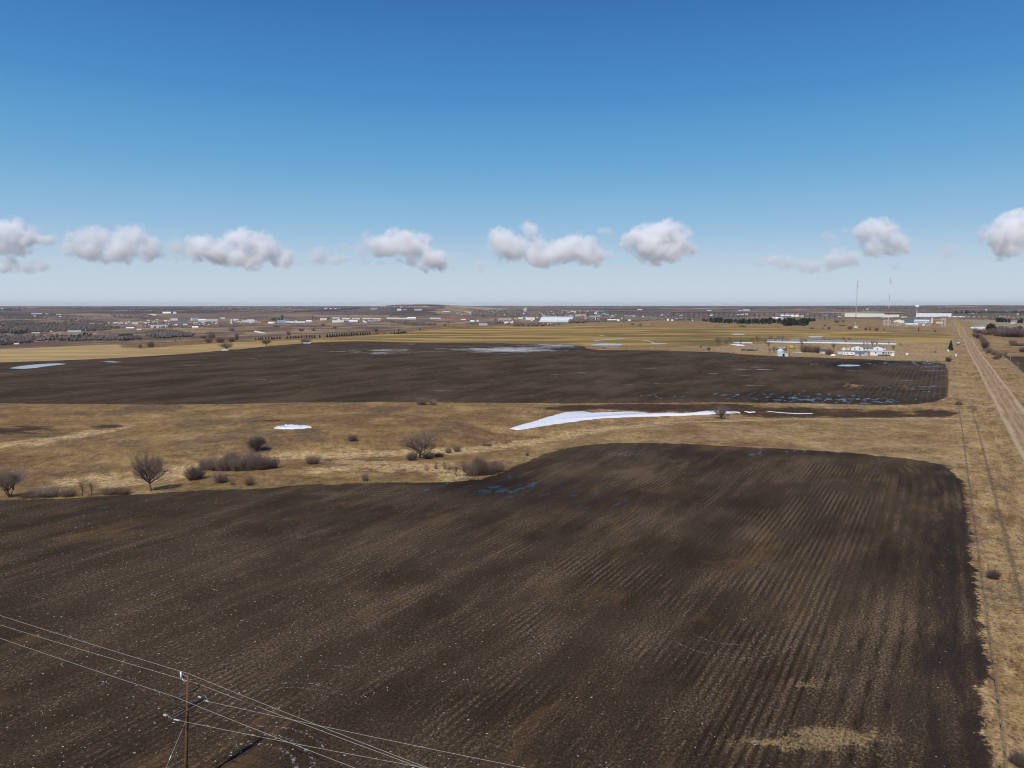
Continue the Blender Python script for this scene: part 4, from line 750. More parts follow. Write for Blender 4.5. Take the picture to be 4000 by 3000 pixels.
# town houses among the trees
gcols = ['white','white','cream','tan','pale','grey','brick','blue']; rcols = ['grey','slate','brown','pale','silver','roofwhite','brick']
TOWN = [([(560,1262),(760,1255),(1000,1258),(1010,1264),(780,1276),(560,1280)], 26), ([(500,1255),(700,1250),(700,1258),(520,1266)], 12), ([(900,1252),(1400,1250),(1400,1256),(900,1262)], 18), ([(1760,1216),(2040,1220),(2060,1236),(1800,1230)], 26), ([(2080,1216),(2330,1214),(2420,1230),(2330,1240),(2100,1236)], 46), ([(1940,1240),(2100,1240),(2100,1262),(1950,1262)], 14), ([(2240,1244),(2440,1240),(2440,1250),(2260,1258)], 14), ([(2430,1232),(2700,1236),(2700,1250),(2440,1250)], 14), ([(1400,1253),(1500,1252),(1480,1260),(1400,1262)], 8), ([(1480,1196),(1680,1197),(1680,1200),(1480,1202)], 8), ([(2560,1228),(2740,1228),(2740,1236),(2560,1236)], 6), ([(340,1256),(500,1262),(500,1268),(360,1272)], 9), ([(3240,1226),(3270,1226),(3270,1238),(3180,1239)], 3)]
for P, n in TOWN:
    pts = scatter(P, int(n*1.35)); hp = hits([p[0] for p in pts], [p[1] for p in pts])
    for (x, y), q in zip(pts, hp):
        p = Vector(q); s = mpp(p); w_ = random.uniform(9, 17)/s; h_ = random.uniform(5, 8.5)/s
        building(x-w_/2, x+w_/2, y-h_, y, random.choice(gcols), random.choice(rcols), 'small house among the bare trees of the distant town', 'house', random.choice(['gable','front']), .7, random.uniform(-35, 35), group='houses of the distant town', name='house', pt=p)
# ---------------------------------------------------------------- towers, tanks, viaduct
def water_tower(x, yt, yb, tw, c, label, style='ball'):
    p = hit(x, yb); s = mpp(p); h = (yb-yt)*s; r_ = tw*s/2; o = empty('water_tower', (p.x, p.y, p.z-.5), 0, label, 'water tower')
    st = MB(); tk = MB(); th = r_*1.15
    if style == 'ball': st.lathe([(r_*.62,0),(r_*.3,h*.06),(r_*.22,h*.12),(r_*.22,h-th*1.05),(r_*.4,h-th)], 16); tk.lathe([(.1,h-th*1.1),(r_*.45,h-th*1.02),(r_*.85,h-th*.8),(r_,h-th*.5),(r_*.85,h-th*.2),(r_*.5,h-th*.04),(.05,h)], 24)
    else:
        for k in range(4):
            a = .785+k*1.57; st.tube([(math.cos(a)*r_*.9,math.sin(a)*r_*.9,0),(math.cos(a)*r_*.6,math.sin(a)*r_*.6,h-th*1.6)], r_*.14, 6)
        st.tube([(0,0,0),(0,0,h-th*1.5)], r_*.22, 8); tk.lathe([(.1,h-th*2.0),(r_*.7,h-th*1.75),(r_,h-th*1.4),(r_,h-th*.5),(r_*.9,h-th*.42),(.05,h)], 20)
    st.build('stem' if style == 'ball' else 'leg_frame', M(c, 'steel'), o, True); tk.build('tank', M(c, 'steel'), o, True); return o
water_tower(3580, 1192, 1238.5, 16.5, 'white', 'tall white ball topped water tower beside the bright white warehouse')
water_tower(2326, 1221, 1253, 12, 'white', 'white ball topped water tower rising from the town trees')
water_tower(2044, 1206, 1234, 7, 'white', 'slim white water tower beside the tall silo block in the town centre')
water_tower(1102, 1228, 1253, 11, 'dark', 'dark legged water tower behind the blue commercial block', 'leg')
water_tower(1360, 1224, 1240, 5, 'slate', 'small dark water tower on the slope above mid town', 'leg')
def silo(x0, x1, yt, yb, c, label, n=1, cat='silo'):
    p = hit((x0+x1)/2, yb); s = mpp(p); h = (yb-yt)*s; r_ = (x1-x0)*s/2/n; o = empty('silo', (p.x, p.y, p.z-.5), 0, label, cat)
    b = MB(); c_ = MB()
    for k in range(n): cx = (2*k+1-n)*r_; b.lathe([(r_,0),(r_,h*.9)], 16, (cx,0,0)); c_.lathe([(r_*1.03,h*.9),(r_*.5,h*.97),(.05,h)], 16, (cx,0,0))
    b.build('barrel', M(c, 'concrete'), o, True); c_.build('cap', M('silver', 'metal'), o, True)
silo(901, 907, 1245, 1263, 'white', 'white farm silo standing left of the town centre'); silo(2048, 2058, 1201, 1218, 'pale', 'tall pale twin silo on the town skyline', 2); silo(3636, 3643, 1241, 1262, 'white', 'white cylinder tank at the right end of the substation'); silo(3539, 3543, 1236, 1240, 'white', 'small white spherical tank near the mall')
silo(1968, 1972, 1224, 1234, 'pale', 'short pale silo in the town trees left of the slim water tower')
# trestle viaduct
A0 = at_depth(2622, 1219.2, 4700); A1 = at_depth(3292, 1222.5, 4700); n = 34
vi = empty('railway_viaduct', (A0.x, A0.y, 0), 0, 'very long dark steel trestle railway viaduct crossing the valley', 'viaduct'); dv_ = A1-A0
dk_ = MB(); ux = dv_.normalized(); uy = Vector((-ux.y, ux.x, 0))
def obox(mb, a, b, w, z0, z1):
    d = (b-a); d.z = 0; d.normalize(); q = Vector((-d.y, d.x, 0))*w/2
    vs = [a-q, b-q, b+q, a+q]; mb.add([(v_.x, v_.y, v_.z+z0) for v_ in vs]+[(v_.x, v_.y, v_.z+z1) for v_ in vs], [(3,2,1,0),(4,5,6,7),(0,1,5,4),(1,2,6,5),(2,3,7,6),(3,0,4,7)])
Z = Vector((0,0,0)); off = Vector((A0.x, A0.y, 0))
obox(dk_, A0-off, A1-off, 5, -4.2, 0); dk_.build('deck', mat('viaduct_steel', (.055,.050,.055), .8, .1), vi)
for i in range(n):
    c = A0.lerp(A1, (i+.5)/n)-off; gzz = float(terr(c.x+off.x, c.y+off.y)); hh = c.z-4-gzz
    if hh < 4: continue
    q = MB(); half = 3.5 if i % 2 else 1.6
    for sx in (-half, half):
        for sy in (-1, 1):
            t_ = Vector((c.x+ux.x*sx, c.y+ux.y*sx, c.z-4)); t_ += uy*sy*2; b_ = t_+uy*sy*hh*.12; b_.z = gzz-1; q.tube([b_, t_], .62, 4)
    for f in (.33, .66):
        zz = gzz+hh*f; q.tube([(c.x-ux.x*half, c.y-ux.y*half, zz), (c.x+ux.x*half, c.y+ux.y*half, zz)], .4, 4)
    q.build('trestle_tower', MATS['viaduct_steel'], vi)
# masts
def mast(x, yt, yb, bands, label, dishes):
    p = hit(x, yb); s = mpp(p); h = (yb-yt)*s; o = empty('radio_mast', (p.x, p.y, p.z-.4), 0, label, 'radio mast')
    for f0, f1, c in bands:
        q = MB(); w = .62
        for k in range(3):
            a = 2.094*k; q.tube([(math.cos(a)*w, math.sin(a)*w, h*f0), (math.cos(a)*w, math.sin(a)*w, h*f1)], .14, 5)
        z = h*f0; k = 0
        while z < h*f1-1.2:
            for j in range(3):
                a = 2.094*j; b = 2.094*(j+1); q.tube([(math.cos(a)*w, math.sin(a)*w, z), (math.cos(b)*w, math.sin(b)*w, z+1.2)], .075, 3)
            z += 1.2
        tag(q.build('lattice_section', M(c, 'steel'), o), f'{"red" if c == "red" else "white" if c == "white" else "grey"} lattice section')
    for f, sx, r_ in dishes:
        q = MB(); q.lathe([(.05,0),(r_*.6,.2),(r_,.6),(r_,.9),(.05,.95)], 12); d = q.build('dish', M('pale', 'metal'), o, loc=(sx, -.8, h*f)); d.rotation_euler = (R(90), 0, R(20)*(-1 if sx < 0 else 1))
    wq = []
    for k in range(3):
        q = MB(); a = R(100+120*k)
        for f in (.33, .66, .93):
            r_ = h*.55; q.tube([(0,0,h*f), (math.cos(a)*r_, math.sin(a)*r_, float(terr(p.x+math.cos(a)*r_, p.y+math.sin(a)*r_))-p.z+.4)], .018, 3)
        q.build('guy_wire', mat('fence_wire', (.12,.11,.10), .7, .1, 2), o)
    return o, p
mast(3341, 1098, 1280, [(0,.14,'grey'),(.14,.3,'brown'),(.3,1.0,'grey')], 'left guyed radio mast with dishes up its side, left of the water tower', [(.985,1.3,1.3),(.94,-1.5,1.1),(.87,1.3,1.2),(.81,-1.3,1.0),(.72,.8,.7)])
mast(3469, 1083, 1266, [(0,.19,'white'),(.19,.33,'red'),(.33,.47,'white'),(.47,.64,'grey'),(.64,.85,'white'),(.85,1.0,'grey')], 'right banded red and white radio mast above the substation', [(.90,-1.6,1.5),(.905,2.0,1.5),(.91,.6,.9)])
building(3336, 3349, 1273, 1281, 'pale', 'pale', 'small pale hut at the foot of the left radio mast', 'hut', name='hut')
# ---------------------------------------------------------------- substation
def gantry(x0, x1, yt, yb, label):
    p0, p1 = hit(x0, yb), hit(x1, yb); s = mpp(p0); h = (yb-yt)*s; o = empty('steel_gantry', (p0.x, p0.y, p0.z-.3), 0, label, 'gantry'); d = p1-p0
    for e in (Vector((0,0,0)), d):
        q = MB()
        for sx, sy in ((-1.6,-1),(1.6,-1),(1.6,1),(-1.6,1)): q.tube([(e.x+sx, e.y+sy, e.z), (e.x+sx*.2, e.y+sy*.2, e.z+h)], .20, 4)
        for f in (.2,.4,.6,.8): k = 1-f*.8; q.tube([(e.x-1.6*k, e.y-1, e.z+h*f), (e.x+1.6*k, e.y-1, e.z+h*f)], .12, 3)
        q.build('leg', M('steel', 'lattice'), o)
    q = MB(); q.tube([(0,0,h*.9), (d.x,d.y,d.z+h*.9)], .3, 4); q.tube([(0,0,h*.82), (d.x,d.y,d.z+h*.82)], .2, 4)
    m_ = 8
    for i in range(m_): a = d*(i/m_); b = d*((i+1)/m_); q.tube([(a.x,a.y,a.z+h*.82), (b.x,b.y,b.z+h*.9)], .12, 3)
    q.build('beam', M('steel', 'lattice'), o)
gantry(3452, 3468, 1247, 1274, 'steel gantry at the left end of the substation'); gantry(3456, 3478, 1250, 1271, 'second steel gantry just behind the leftmost one')
gantry(3636, 3690, 1244, 1270, 'wide steel gantry carrying lines at the right of the substation'); gantry(3678, 3691, 1241, 1278, 'tall wooden coloured line structure at the right end of the substation'); gantry(3584, 3588, 1258, 1273, 'slim gantry in the middle of the substation')
sw = None
for i in range(26):
    x = 3462+i*6.6+random.uniform(-2, 2); y = 1271+random.uniform(0, 8); p = hit(x, y)
    if sw is None or i % 9 == 0:
        o = empty('switchgear_frame', p, 0); q = MB()
        for sx in (-1.5, 1.5): q.box(sx-.15, sx+.15, -.15, .15, 0, 4.2)
        q.box(-2, 2, -.2, .2, 4.2, 4.5); q.build('frame', M('steel', 'lattice'), o)
        for sx in (-1.5, 0, 1.5): b = MB(); b.lathe([(.12,4.5),(.25,4.7),(.14,4.9),(.25,5.1),(.14,5.3),(.2,5.6),(.02,5.7)], 8, (sx,0,0)); b.build('insulator', M('pale', 'porcelain'), o)
        sw = o
    else:
        o = sw.copy(); col.objects.link(o); o.location = p
        for ch in sw.children: c = ch.copy(); col.objects.link(c); c.parent = o
    o.scale = (1, 1, random.uniform(.7, 1.5)); tag(o, 'grey switchgear frame with insulators in the substation yard', 'switchgear', 'switchgear frames of the substation')
for i, x in enumerate([3505, 3540, 3572]):
    p = hit(x, 1274); o = empty('transformer', p, R(20*i), ['transformer tank left of the substation shelter','transformer tank under the substation shelter','transformer tank right of the substation shelter'][i], 'transformer')
    q = MB(); q.box(-2.2, 2.2, -1.3, 1.3, .3, 3.4); q.build('tank', M('grey', 'steel'), o)
    q = MB(); [q.box(-2+k*.6, -1.8+k*.6, -1.9, -1.35, .6, 3) for k in range(7)]; q.build('radiator', M('steel', 'steel'), o)
    for sx in (-1.2, 0, 1.2): q = MB(); q.lathe([(.18,3.4),(.26,3.7),(.16,4),(.24,4.3),(.05,5)], 8, (sx,0,0)); q.build('bushing', M('brown', 'porcelain'), o)
# ---------------------------------------------------------------- vehicles and machines
def wheelset(o, xs, w, r_):
    for x in xs:
        for sy in (-w, w): q = MB(); q.tube([(x, sy-.13, r_), (x, sy+.13, r_)], r_, 12); q.build('wheel', mat('rubber', (.025,.025,.027), .8, .1), o)
def car(p, rz, c, label, group, nm='parked_car', L=4.6, tall=1.5):
    o = empty(nm, (p.x, p.y, p.z), rz, label, 'car', group); q = MB()
    q.prism([(-L/2,.35),(L/2,.35),(L/2,.8),(L/2-.15,.95),(-L/2,.95)], -.85, .85); q.build('body', M(c, 'car_paint'), o)
    q = MB(); q.prism([(-L*.36,.95),(L*.24,.95),(L*.10,tall),(-L*.27,tall)], -.76, .76); q.build('cabin', m_glass, o); q = MB(); q.prism([(-L*.27,tall),(L*.10,tall),(L*.09,tall+.06),(-L*.26,tall+.06)], -.76, .76); q.build('roof', M(c, 'car_paint'), o)
    wheelset(o, (-L*.31, L*.31), .8, .34); return o
cars = [(3711+i*7.2, 1238.5+.25*(i % 3)) for i in range(36)]
for i, (x, y) in enumerate(cars):
    p = hit(x, y); c = random.choice(['dark','dark','slate','white','red','white','grey','yellow','dark'])
    if 3805 < x < 3825: c = 'red'
    o = empty('farm_machine', p, random.uniform(-.6, .6), 'coloured machine or truck parked in the dealer row right of the warehouse', 'machine', 'machines in the dealer row'); k = random.uniform(1.0, 1.6)
    q = MB(); q.prism([(-3.2,1),(3.2,1),(3.2,2.2),(1.2,2.3),(1.0,3.4),(-.8,3.5),(-1.2,2.6),(-3.2,2.5)], -1.2, 1.2); q.build('body', M(c, 'car_paint'), o); wheelset(o, (-2, 2), 1.25, .8); o.scale = (k,)*3
for i in range(22):
    x = 3282+i*9.5+random.uniform(-3, 3); p = hit(x, 1242+random.uniform(-.5, .8)); car(p, random.uniform(-.3, .3), random.choice(['white','dark','red','slate','grey','blue']), 'car parked in front of the enormous cream mall', 'cars parked at the mall')
car(hit(3104, 1381), .2, 'white', 'white car parked on the grass right of the grain bin', None); car(hit(3121, 1380), -.3, 'pale', 'pale grey car parked right of the white one near the grain bin', None)
car(hit(3305, 1384), .3, 'dark', 'dark car half hidden behind the white camper', None)
for i, x in enumerate([2898,2908,2918,2929,2938,2949,2960,2968]):
    car(hit(x, 1369+.5*(i % 2)+i*.4), random.uniform(-1, 1), random.choice(['slate','dark','grey','blue','brown']), 'derelict car in the scrap row left of the grain bin', 'derelict cars in the scrap row')
# camper
p = hit(3315, 1388.5); o = empty('camper_trailer', p, R(-28), 'white camper trailer parked before the grey shed', 'camper'); q = MB()
q.prism([(-5.2,.6),(4.2,.6),(5.2,1.6),(5.2,2.7),(4.6,3.1),(-4.9,3.1),(-5.2,2.8)], -1.25, 1.25); q.build('body', M('white', 'car_paint'), o); wheelset(o, (-.5, .5), 1.15, .38)
for x in (-3.5, -1, 2.6): q = MB(); q.box(x-.5, x+.5, -1.29, -1.22, 1.7, 2.5); q.build('window', m_glass, o)
q = MB(); q.tube([(-5.2,0,.6),(-6.4,0,.5)], .08, 6); q.build('hitch', M('dark', 'steel'), o)
# ---------------------------------------------------------------- the farm
def stairs_porch(o, x0, x1, z, c='brown'):
    q = MB(); q.box(x0, x1, -2.2, 0-.05, z-.15, z); n_ = int((x1-x0)/.9)
    q.build('porch_deck', mat('weathered_wood', (.16,.115,.085), .9, .3, 3), o); r_ = MB()
    for i in range(n_+1): r_.box(x0+i*(x1-x0)/n_-.05, x0+i*(x1-x0)/n_+.05, -2.2, -2.1, -.2, z+1)
    for zz in (z+.3, z+.65, z+1.0): r_.box(x0, x1, -2.26, -2.2, zz-.06, zz+.06)
    r_.build('railing', MATS['weathered_wood'], o)
mh_ = building(3404, 3488, 1369.5, 1389.5, 'white', 'grey', 'white single wide mobile home with a dark wooden porch, nearest house of the farm', 'mobile home', 'gable', .32, 4, 0, 0, name='mobile_home', rise=.22)
s_ = mpp(hit(3446, 1389.5)); hw_ = 42*s_
for x in (-.55, .05, .14, .52, .72): q = MB(); q.box(-.45, .45, -.07, .03, 2.2, 3.5); q.build('window', m_glass, mh_, loc=(hw_*x, 0, 0))
q = MB(); q.box(-.5, .5, -.09, .02, 1.2, 3.4); q.build('door', M('slate', 'door'), mh_, loc=(hw_*.32, 0, 0)); stairs_porch(mh_, -hw_*.38, hw_*.68, 1.3)
building(3327, 3369, 1350, 1369.5, 'white', 'slate', 'white gable ended wing at the left of the long farmhouse', 'house', 'front', .8, 0, 2, 0, name='farmhouse_wing', rise=.3)
building(3369, 3408, 1352.5, 1369, 'white', 'slate', 'long low middle section of the white farmhouse with grey roof', 'house', 'gable', .55, 0, 3, 1, name='farmhouse', rise=.45)
building(3407, 3447, 1351, 1369, 'white', 'slate', 'white gable ended wing in front right of the long farmhouse', 'house', 'front', .8, 0, 1, 0, name='farmhouse_wing', rise=.32)
building(3446, 3459, 1352, 1366, 'white', 'slate', 'narrow white end block at the right of the farmhouse', 'house', 'gable', .8, 0, 1, 0, name='farmhouse_wing')
gs_ = building(3322, 3373, 1370, 1390, 'pale', 'slate', 'pale grey metal shed with dark roof and big door', 'shed', 'gable', .62, -34, 0, 2, name='shed', rise=.42)
building(3272, 3295, 1372, 1383, 'pale', 'steel', 'small pale grey box shed left of the camper', 'shed', 'flat', .5, 10, 0, 1, name='shed'); building(3289, 3303, 1356, 1368, 'white', 'roofwhite', 'little white shed left of the farmhouse', 'shed', 'front', 1, 0, 0, 1, name='shed'); building(3308, 3319, 1358, 1367, 'white', 'grey', 'tiny white hut between the little shed and the farmhouse', 'shed', 'gable', .8, 0, name='shed')
building(3201, 3222, 1363, 1381, 'grey', 'dark', 'old dark open fronted shed beside the big bushes', 'shed', 'gable', .7, -25, 0, 3, name='shed', rise=.4)
# bin on the stone barn
sb = building(3039, 3077, 1380, 1392, 'pale', 'pale', 'small pale stone building with a dark doorway at the middle field edge', 'stone building', 'flat', .5, 6, name='stone_building')
q = MB(); q.box(-.9, .9, -.1, .05, 0.2, 2.7); q.build('doorway', mat('dark_interior', (.012,.011,.010), .9, .1), sb, loc=(.6, 0, 0))
p = hit(3054, 1389.5); s_ = mpp(p); r_ = 13.5*s_; o = empty('grain_bin', (p.x, p.y+4, p.z-.3), 0, 'silver round grain bin with a conical roof behind the stone building', 'grain bin')
q = MB(); q.lathe([(r_,0)]+[(r_*(1+.008*(i % 2)), i*.235) for i in range(1, 21)], 28); q.build('barrel', M('silver', 'metal'), o); q = MB(); q.lathe([(r_*1.05,4.65),(r_*.5,5.9),(r_*.14,6.7),(r_*.14,6.9),(.02,7.0)], 28); q.build('roof', M('silver', 'metal'), o)
p = hit(3055, 1370); o = empty('ruined_shed', (p.x, p.y, p.z-.2), R(-10), 'collapsed dark shed with whitish rubble behind the grain bin', 'ruin'); s_ = mpp(p)
q = MB(); q.box(-19*s_, 17*s_, 0, 5, 0, 2.3); q.box(15*s_, 18*s_, -1, 0, 0, 4.2); q.build('wall', M('brown'), o); q = MB()
for i in range(46): x = random.uniform(-19, 18)*s_; y = random.uniform(-1, 4.5); z = random.uniform(2.3, 3.6); a = random.uniform(.3, .9); q.add([(x-a,y-a,z),(x+a,y-a*.6,z+random.uniform(-.2,.5)),(x+a*.7,y+a,z+.3),(x-a,y+a*.8,z+random.uniform(-.2,.4)),(x,y,z-.4)], [(0,1,2,3),(1,0,4),(2,1,4),(3,2,4),(0,3,4)])
q.build('rubble', M('pale', 'rubble'), o)
p = hit(3091, 1362); o = empty('yellow_box_trailer', (p.x, p.y, p.z), R(-8), 'bright yellow box trailer on legs behind the grain bin', 'trailer'); s_ = mpp(p)
q = MB(); q.box(-7*s_, 6*s_, 0, 2.4, 1.1, 1.1+8*s_); q.build('box', M('yellow', 'paint'), o); q = MB(); q.box(-7*s_, 8*s_, .1, 2.3, .8, 1.07); q.build('frame', M('dark', 'steel'), o); wheelset(o, (-2, 3), 1.0, .5)
p = hit(3084, 1389.5); o = empty('old_post', (p.x, p.y, p.z-.3), 0, 'rusty brown bare post right of the stone building', 'post'); q = MB(); q.tube([(0,0,0),(.1,0,18*mpp(p))], [.28,.20], 8); q.build('shaft', mat('rusty_wood', (.20,.09,.05), .9, .3), o); q = MB(); q.box(-.35, .35, -.2, .2, 18*mpp(p)-.1, 18*mpp(p)+.15); q.build('cap', MATS['rusty_wood'], o)
def pile(x, y, w, h, c, nm, label, cat, n_=60):
    p = hit(x, y); s = mpp(p); q = MB(); W2 = w*s/2; Hh = h*s
    for i in range(9):
        for j in range(24):
            a = 6.2832*j/24; f = 1-i/8.01; rr3 = f*(1+random.uniform(-.12,.12)); q.v.append((math.cos(a)*W2*rr3, math.sin(a)*W2*.5*rr3, -.2+(Hh+.2)*(1-f**1.7)*random.uniform(.9,1.08)))
    for i in range(8):
        for j in range(24): k = (j+1) % 24; q.f.append((i*24+j, i*24+k, (i+1)*24+k, (i+1)*24+j))
    q.f.append(tuple(8*24+j for j in range(24)))
    o = q.build(nm, c, None, True, (p.x, p.y, p.z)); tag(o, label, cat)
pile(3254, 1389, 26, 6, m_snow, 'snow_pile', 'rounded white snow pile left of the camper', 'snow pile'); pile(3560, 1256.5, 40, 5, m_snow, 'gravel_pile', 'white mound behind the substation frames', 'mound')
m_dirt = mat('gravel_heap', (.26,.20,.14), .95, .2, .3); m_dirt2 = mat('red_earth', (.20,.10,.07), .95, .25, .3)
for x, y, w, h, c, t in [(225,1305,50,7,m_dirt,'tan gravel heap in the pit at the far left, biggest'),(175,1312,34,5,m_dirt,'tan gravel heap left of the biggest one'),(345,1305,60,9,m_dirt2,'red brown earth heap right of the gravel heaps'),(372,1306,26,6,m_dirt,'small pale heap at the right of the red earth'),(295,1308,40,5,m_dirt,'low tan heap between the gravel and the red earth')]: pile(x, y, w, h, c, 'gravel_heap' if c is m_dirt else 'earth_heap', t, 'heap')
# board windbreak behind the farm
P0 = hit(2995, 1333.5); P1 = hit(3492, 1341); nP = 48; fe = empty('board_fence', (P0.x, P0.y, 0), 0, 'long grey board windbreak fence behind the farm with snow along its foot', 'fence'); hF = 9.5*mpp(P0)
for i in range(nP):
    a = P0.lerp(P1, i/nP)-Vector((P0.x, P0.y, 0)); b = P0.lerp(P1, (i+.93)/nP)-Vector((P0.x, P0.y, 0)); zz = float(terr(a.x+P0.x, a.y+P0.y)); a.z = b.z = zz
    if i in (7, 8, 30): continue
    q = MB(); obox(q, a, b, .12, .15, hF*random.uniform(.92, 1.03)); q.build('panel', mat('grey_boards', (.24,.255,.27), .85, .2, .5), fe)
    q = MB(); q.tube([(a.x, a.y-.2, zz-.2), (a.x, a.y-.2, zz+hF)], .1, 5); q.build('post', mat('dark_post', (.06,.05,.045), .9), fe)
# small things on the farm grass
for x, y, w, h, c, t in [(3543,1387,9,3,'white','white box lying on the grass right of the mobile home'),(3652,1378,7,5,'brown','small dark stand alone in the farm meadow'),(3734,1391,5,4,'white','white mailbox post at the end of the driveway'),(3704,1372,5,4,'white','small white box near the lone spruce')]:
    building(x-w/2, x+w/2, y-h, y, c, c, t, 'box', 'flat', .6, 15, name='box')
# ---------------------------------------------------------------- fences, small poles
u2 = Vector((math.sin(SEC), math.cos(SEC), 0)); v2 = Vector((math.cos(SEC), -math.sin(SEC), 0))
def gp(u, v): p = u2*u+v2*v; p.z = float(terr(p.x, p.y)); return p
fn = empty('wire_fence', (0,0,0), 0, 'thin wire fence with short posts running beside the near field along the road', 'fence'); m_post = mat('fence_post', (.24,.19,.14), .9, .3, 3)
prev = None; wr = MB(); pm = None
for i in range(70):
    p = gp(84+i*5.6, 7.7+random.uniform(-.15,.15)); 
    if pm is None: q = MB(); q.tube([(0,0,-.2),(.03,0,1.25)], [.05,.045], 6); pm = q.mesh('post', m_post)
    o = inst('post', pm, fn, (p.x, p.y, p.z)); o.rotation_euler = (random.gauss(0,.05), random.gauss(0,.05), random.uniform(0,6))
    if prev is not None:
        for z in (.45, .8, 1.1): wr.tube([prev+Vector((0,0,z)), p+Vector((0,0,z))], .006, 3, cap=False)
    prev = p
wr.build('wire', mat('fence_wire', (.12,.11,.10), .7, .1, 2), fn)
fn = empty('wire_fence', (0,0,0), 0, 'thin wire fence along the dark field at the right edge of the photo', 'fence'); prev = None; wr = MB()
for i in range(50):
    p = gp(520+i*6, 47); o = inst('post', pm, fn, (p.x, p.y, p.z))
    if prev is not None:
        for z in (.5, 1.1): wr.tube([prev+Vector((0,0,z)), p+Vector((0,0,z))], .012, 3, cap=False)
    prev = p
wr.build('wire', mat('fence_wire', (.12,.11,.10), .7, .1, 2), fn)
m_pole = mat('weathered_pole', (.30,.25,.20), .9, .25, 2)
def small_pole(x, y, h, label, arm=True, group=None):
    p = hit(x, y); s = mpp(p); hh = h*s; o = empty('utility_pole', (p.x, p.y, p.z-.2), -SEC, label, 'utility pole', group); q = MB(); q.tube([(0,0,0),(0,0,hh)], [.20,.14], 7); q.build('shaft', m_pole, o)
    if arm:
        q = MB(); q.box(-1.3, 1.3, -.07, .07, hh-.7, hh-.55); q.build('crossarm', m_pole, o)
        for sx in (-1.15, 0, 1.15): q = MB(); q.tube([(sx,0,hh-.55),(sx,0,hh-.25)], .06, 5); q.build('insulator', M('grey', 'porcelain'), o)
    return p, hh
right = [small_pole(3974,1463,50,'weathered pole with a crossarm nearest the right edge of the photo'), small_pole(3945,1430,40,'weathered pole, second from the right edge beside the dark field'), small_pole(3915,1405,32,'weathered pole, third from the right edge above the brush'), small_pole(3895,1359,16,'far thin pole beyond the brush right of the road')]
for x, y, h, t in [(3700,1362,32,'thin pole left of the lone spruce'),(3731,1368,34,'thin leaning pole right of the lone spruce'),(3724,1346,32,'thin pole just behind the lone spruce'),(3716,1312,16,'far small pole beside the road beyond the spruce'),(3721,1318,14,'second far small pole beside the road beyond the spruce'),(3513,1374,22,'thin pole in the meadow right of the farmhouse'),(3401,1385,16,'thin pole left of the mobile home'),(3718,1411,18,'short pole at the far corner of the middle field')]: small_pole(x, y, h, t, h > 30)
for x, y, h in [(2864,1264,20),(2935,1266,18),(2940,1245,14),(3275,1262,12),(3096,1262,16),(2312,1258,20),(1700,1258,12),(2633,1269,8),(3273,1293,14)]: small_pole(x, y, h, 'tall thin pole rising beyond the stubble field', False, 'distant poles')
for (pa, ha), (pb, hb) in zip(right[:-1], right[1:]):
    q = MB()
    for sx in (-1.15, 1.15):
        a = pa+Vector((0,0,ha-.5))+v2*sx; b = pb+Vector((0,0,hb-.5))+v2*sx; q.tube([a.lerp(b, t)-Vector((0,0,4*t*(1-t)*.8)) for t in [k/8 for k in range(9)]], .010, 3)
    tag(q.build('power_line', mat('fence_wire', (.12,.11,.10), .7, .1, 2)), 'slack wires between the weathered poles at the right edge', 'power line', 'wires of the right hand pole line')
# ---------------------------------------------------------------- foreground utility pole and lines
PBASE = Vector((-30.5, 63.1, 0)); PBASE.z = float(terr(PBASE.x, PBASE.y)); PTOP = Vector((-29.72, 63.15, 11.35)); ad = Vector((.513,.859,0)); pd = Vector((.859,-.513,0))
m_wood_pole = mat('creosoted_wood', (.135,.072,.036), .85, .45, 3); m_arm = mat('grey_crossarm', (.15,.115,.085), .85, .3, 4); m_ins = mat('dark_insulator', (.05,.045,.045), .4, .1); m_poly = mat('grey_polymer', (.62,.64,.66), .4, .08); m_galv = mat('galvanised_steel', (.55,.57,.60), .45, .1, 3, .3); m_wire = mat('aluminium_wire', (.36,.34,.31), .5, .05, 3)
up = empty('utility_pole', PBASE, 0, 'tall brown wooden utility pole with two crossarms in the left foreground', 'utility pole')
L_ = lambda p: p-PBASE
q = MB(); q.tube([L_(PBASE.lerp(PTOP, t)) for t in (-.06, .3, .65, 1)], [.175,.16,.14,.12], 12); q.build('shaft', m_wood_pole, up, True)
def on(z): return PBASE.lerp(PTOP, (z-PBASE.z)/(PTOP.z-PBASE.z))
def arm(z, half, side, name='crossarm', th=.06):
    c = on(z)+pd*side; q = MB(); a, b = c-ad*half, c+ad*half; obox(q, L_(a), L_(b), .11, -.07, .07); return q.build(name, m_arm, up), a, b
_, ua, ub = arm(9.45, 1.35, -.18)
_, la, lb = arm(8.0, 1.75, -.2); _, la2, lb2 = arm(8.0, 1.75, .2)
for z, h2, sd in ((9.45, .95, -.2), (8.0, 1.15, .28)):
    for sg in (-1, 1): q = MB(); q.tube([L_(on(z-.75)+pd*sd*.6), L_(on(z)+ad*sg*h2+pd*sd-Vector((0,0,.07)))], .028, 4); q.build('brace', m_ins, up)
def pin(p, h=.3):
    q = MB(); c = L_(p); q.lathe([(.03,0),(.03,.1),(.09,.13),(.06,.19),(.085,.24),(.05,h),(.01,h+.03)], 10, (c.x, c.y, c.z)); q.build('insulator', m_ins, up, True); return p+Vector((0,0,h))
w2 = pin(ub+Vector((0,0,.07))-ad*.08); w3 = pin(ua+Vector((0,0,.07))+ad*.08)
w1 = PTOP+Vector((0,0,.12)); q = MB(); c = L_(PTOP); q.tube([c-Vector((0,0,.1)), c+Vector((0,0,.12))], .05, 8); q.build('pin_insulator', m_ins, up)
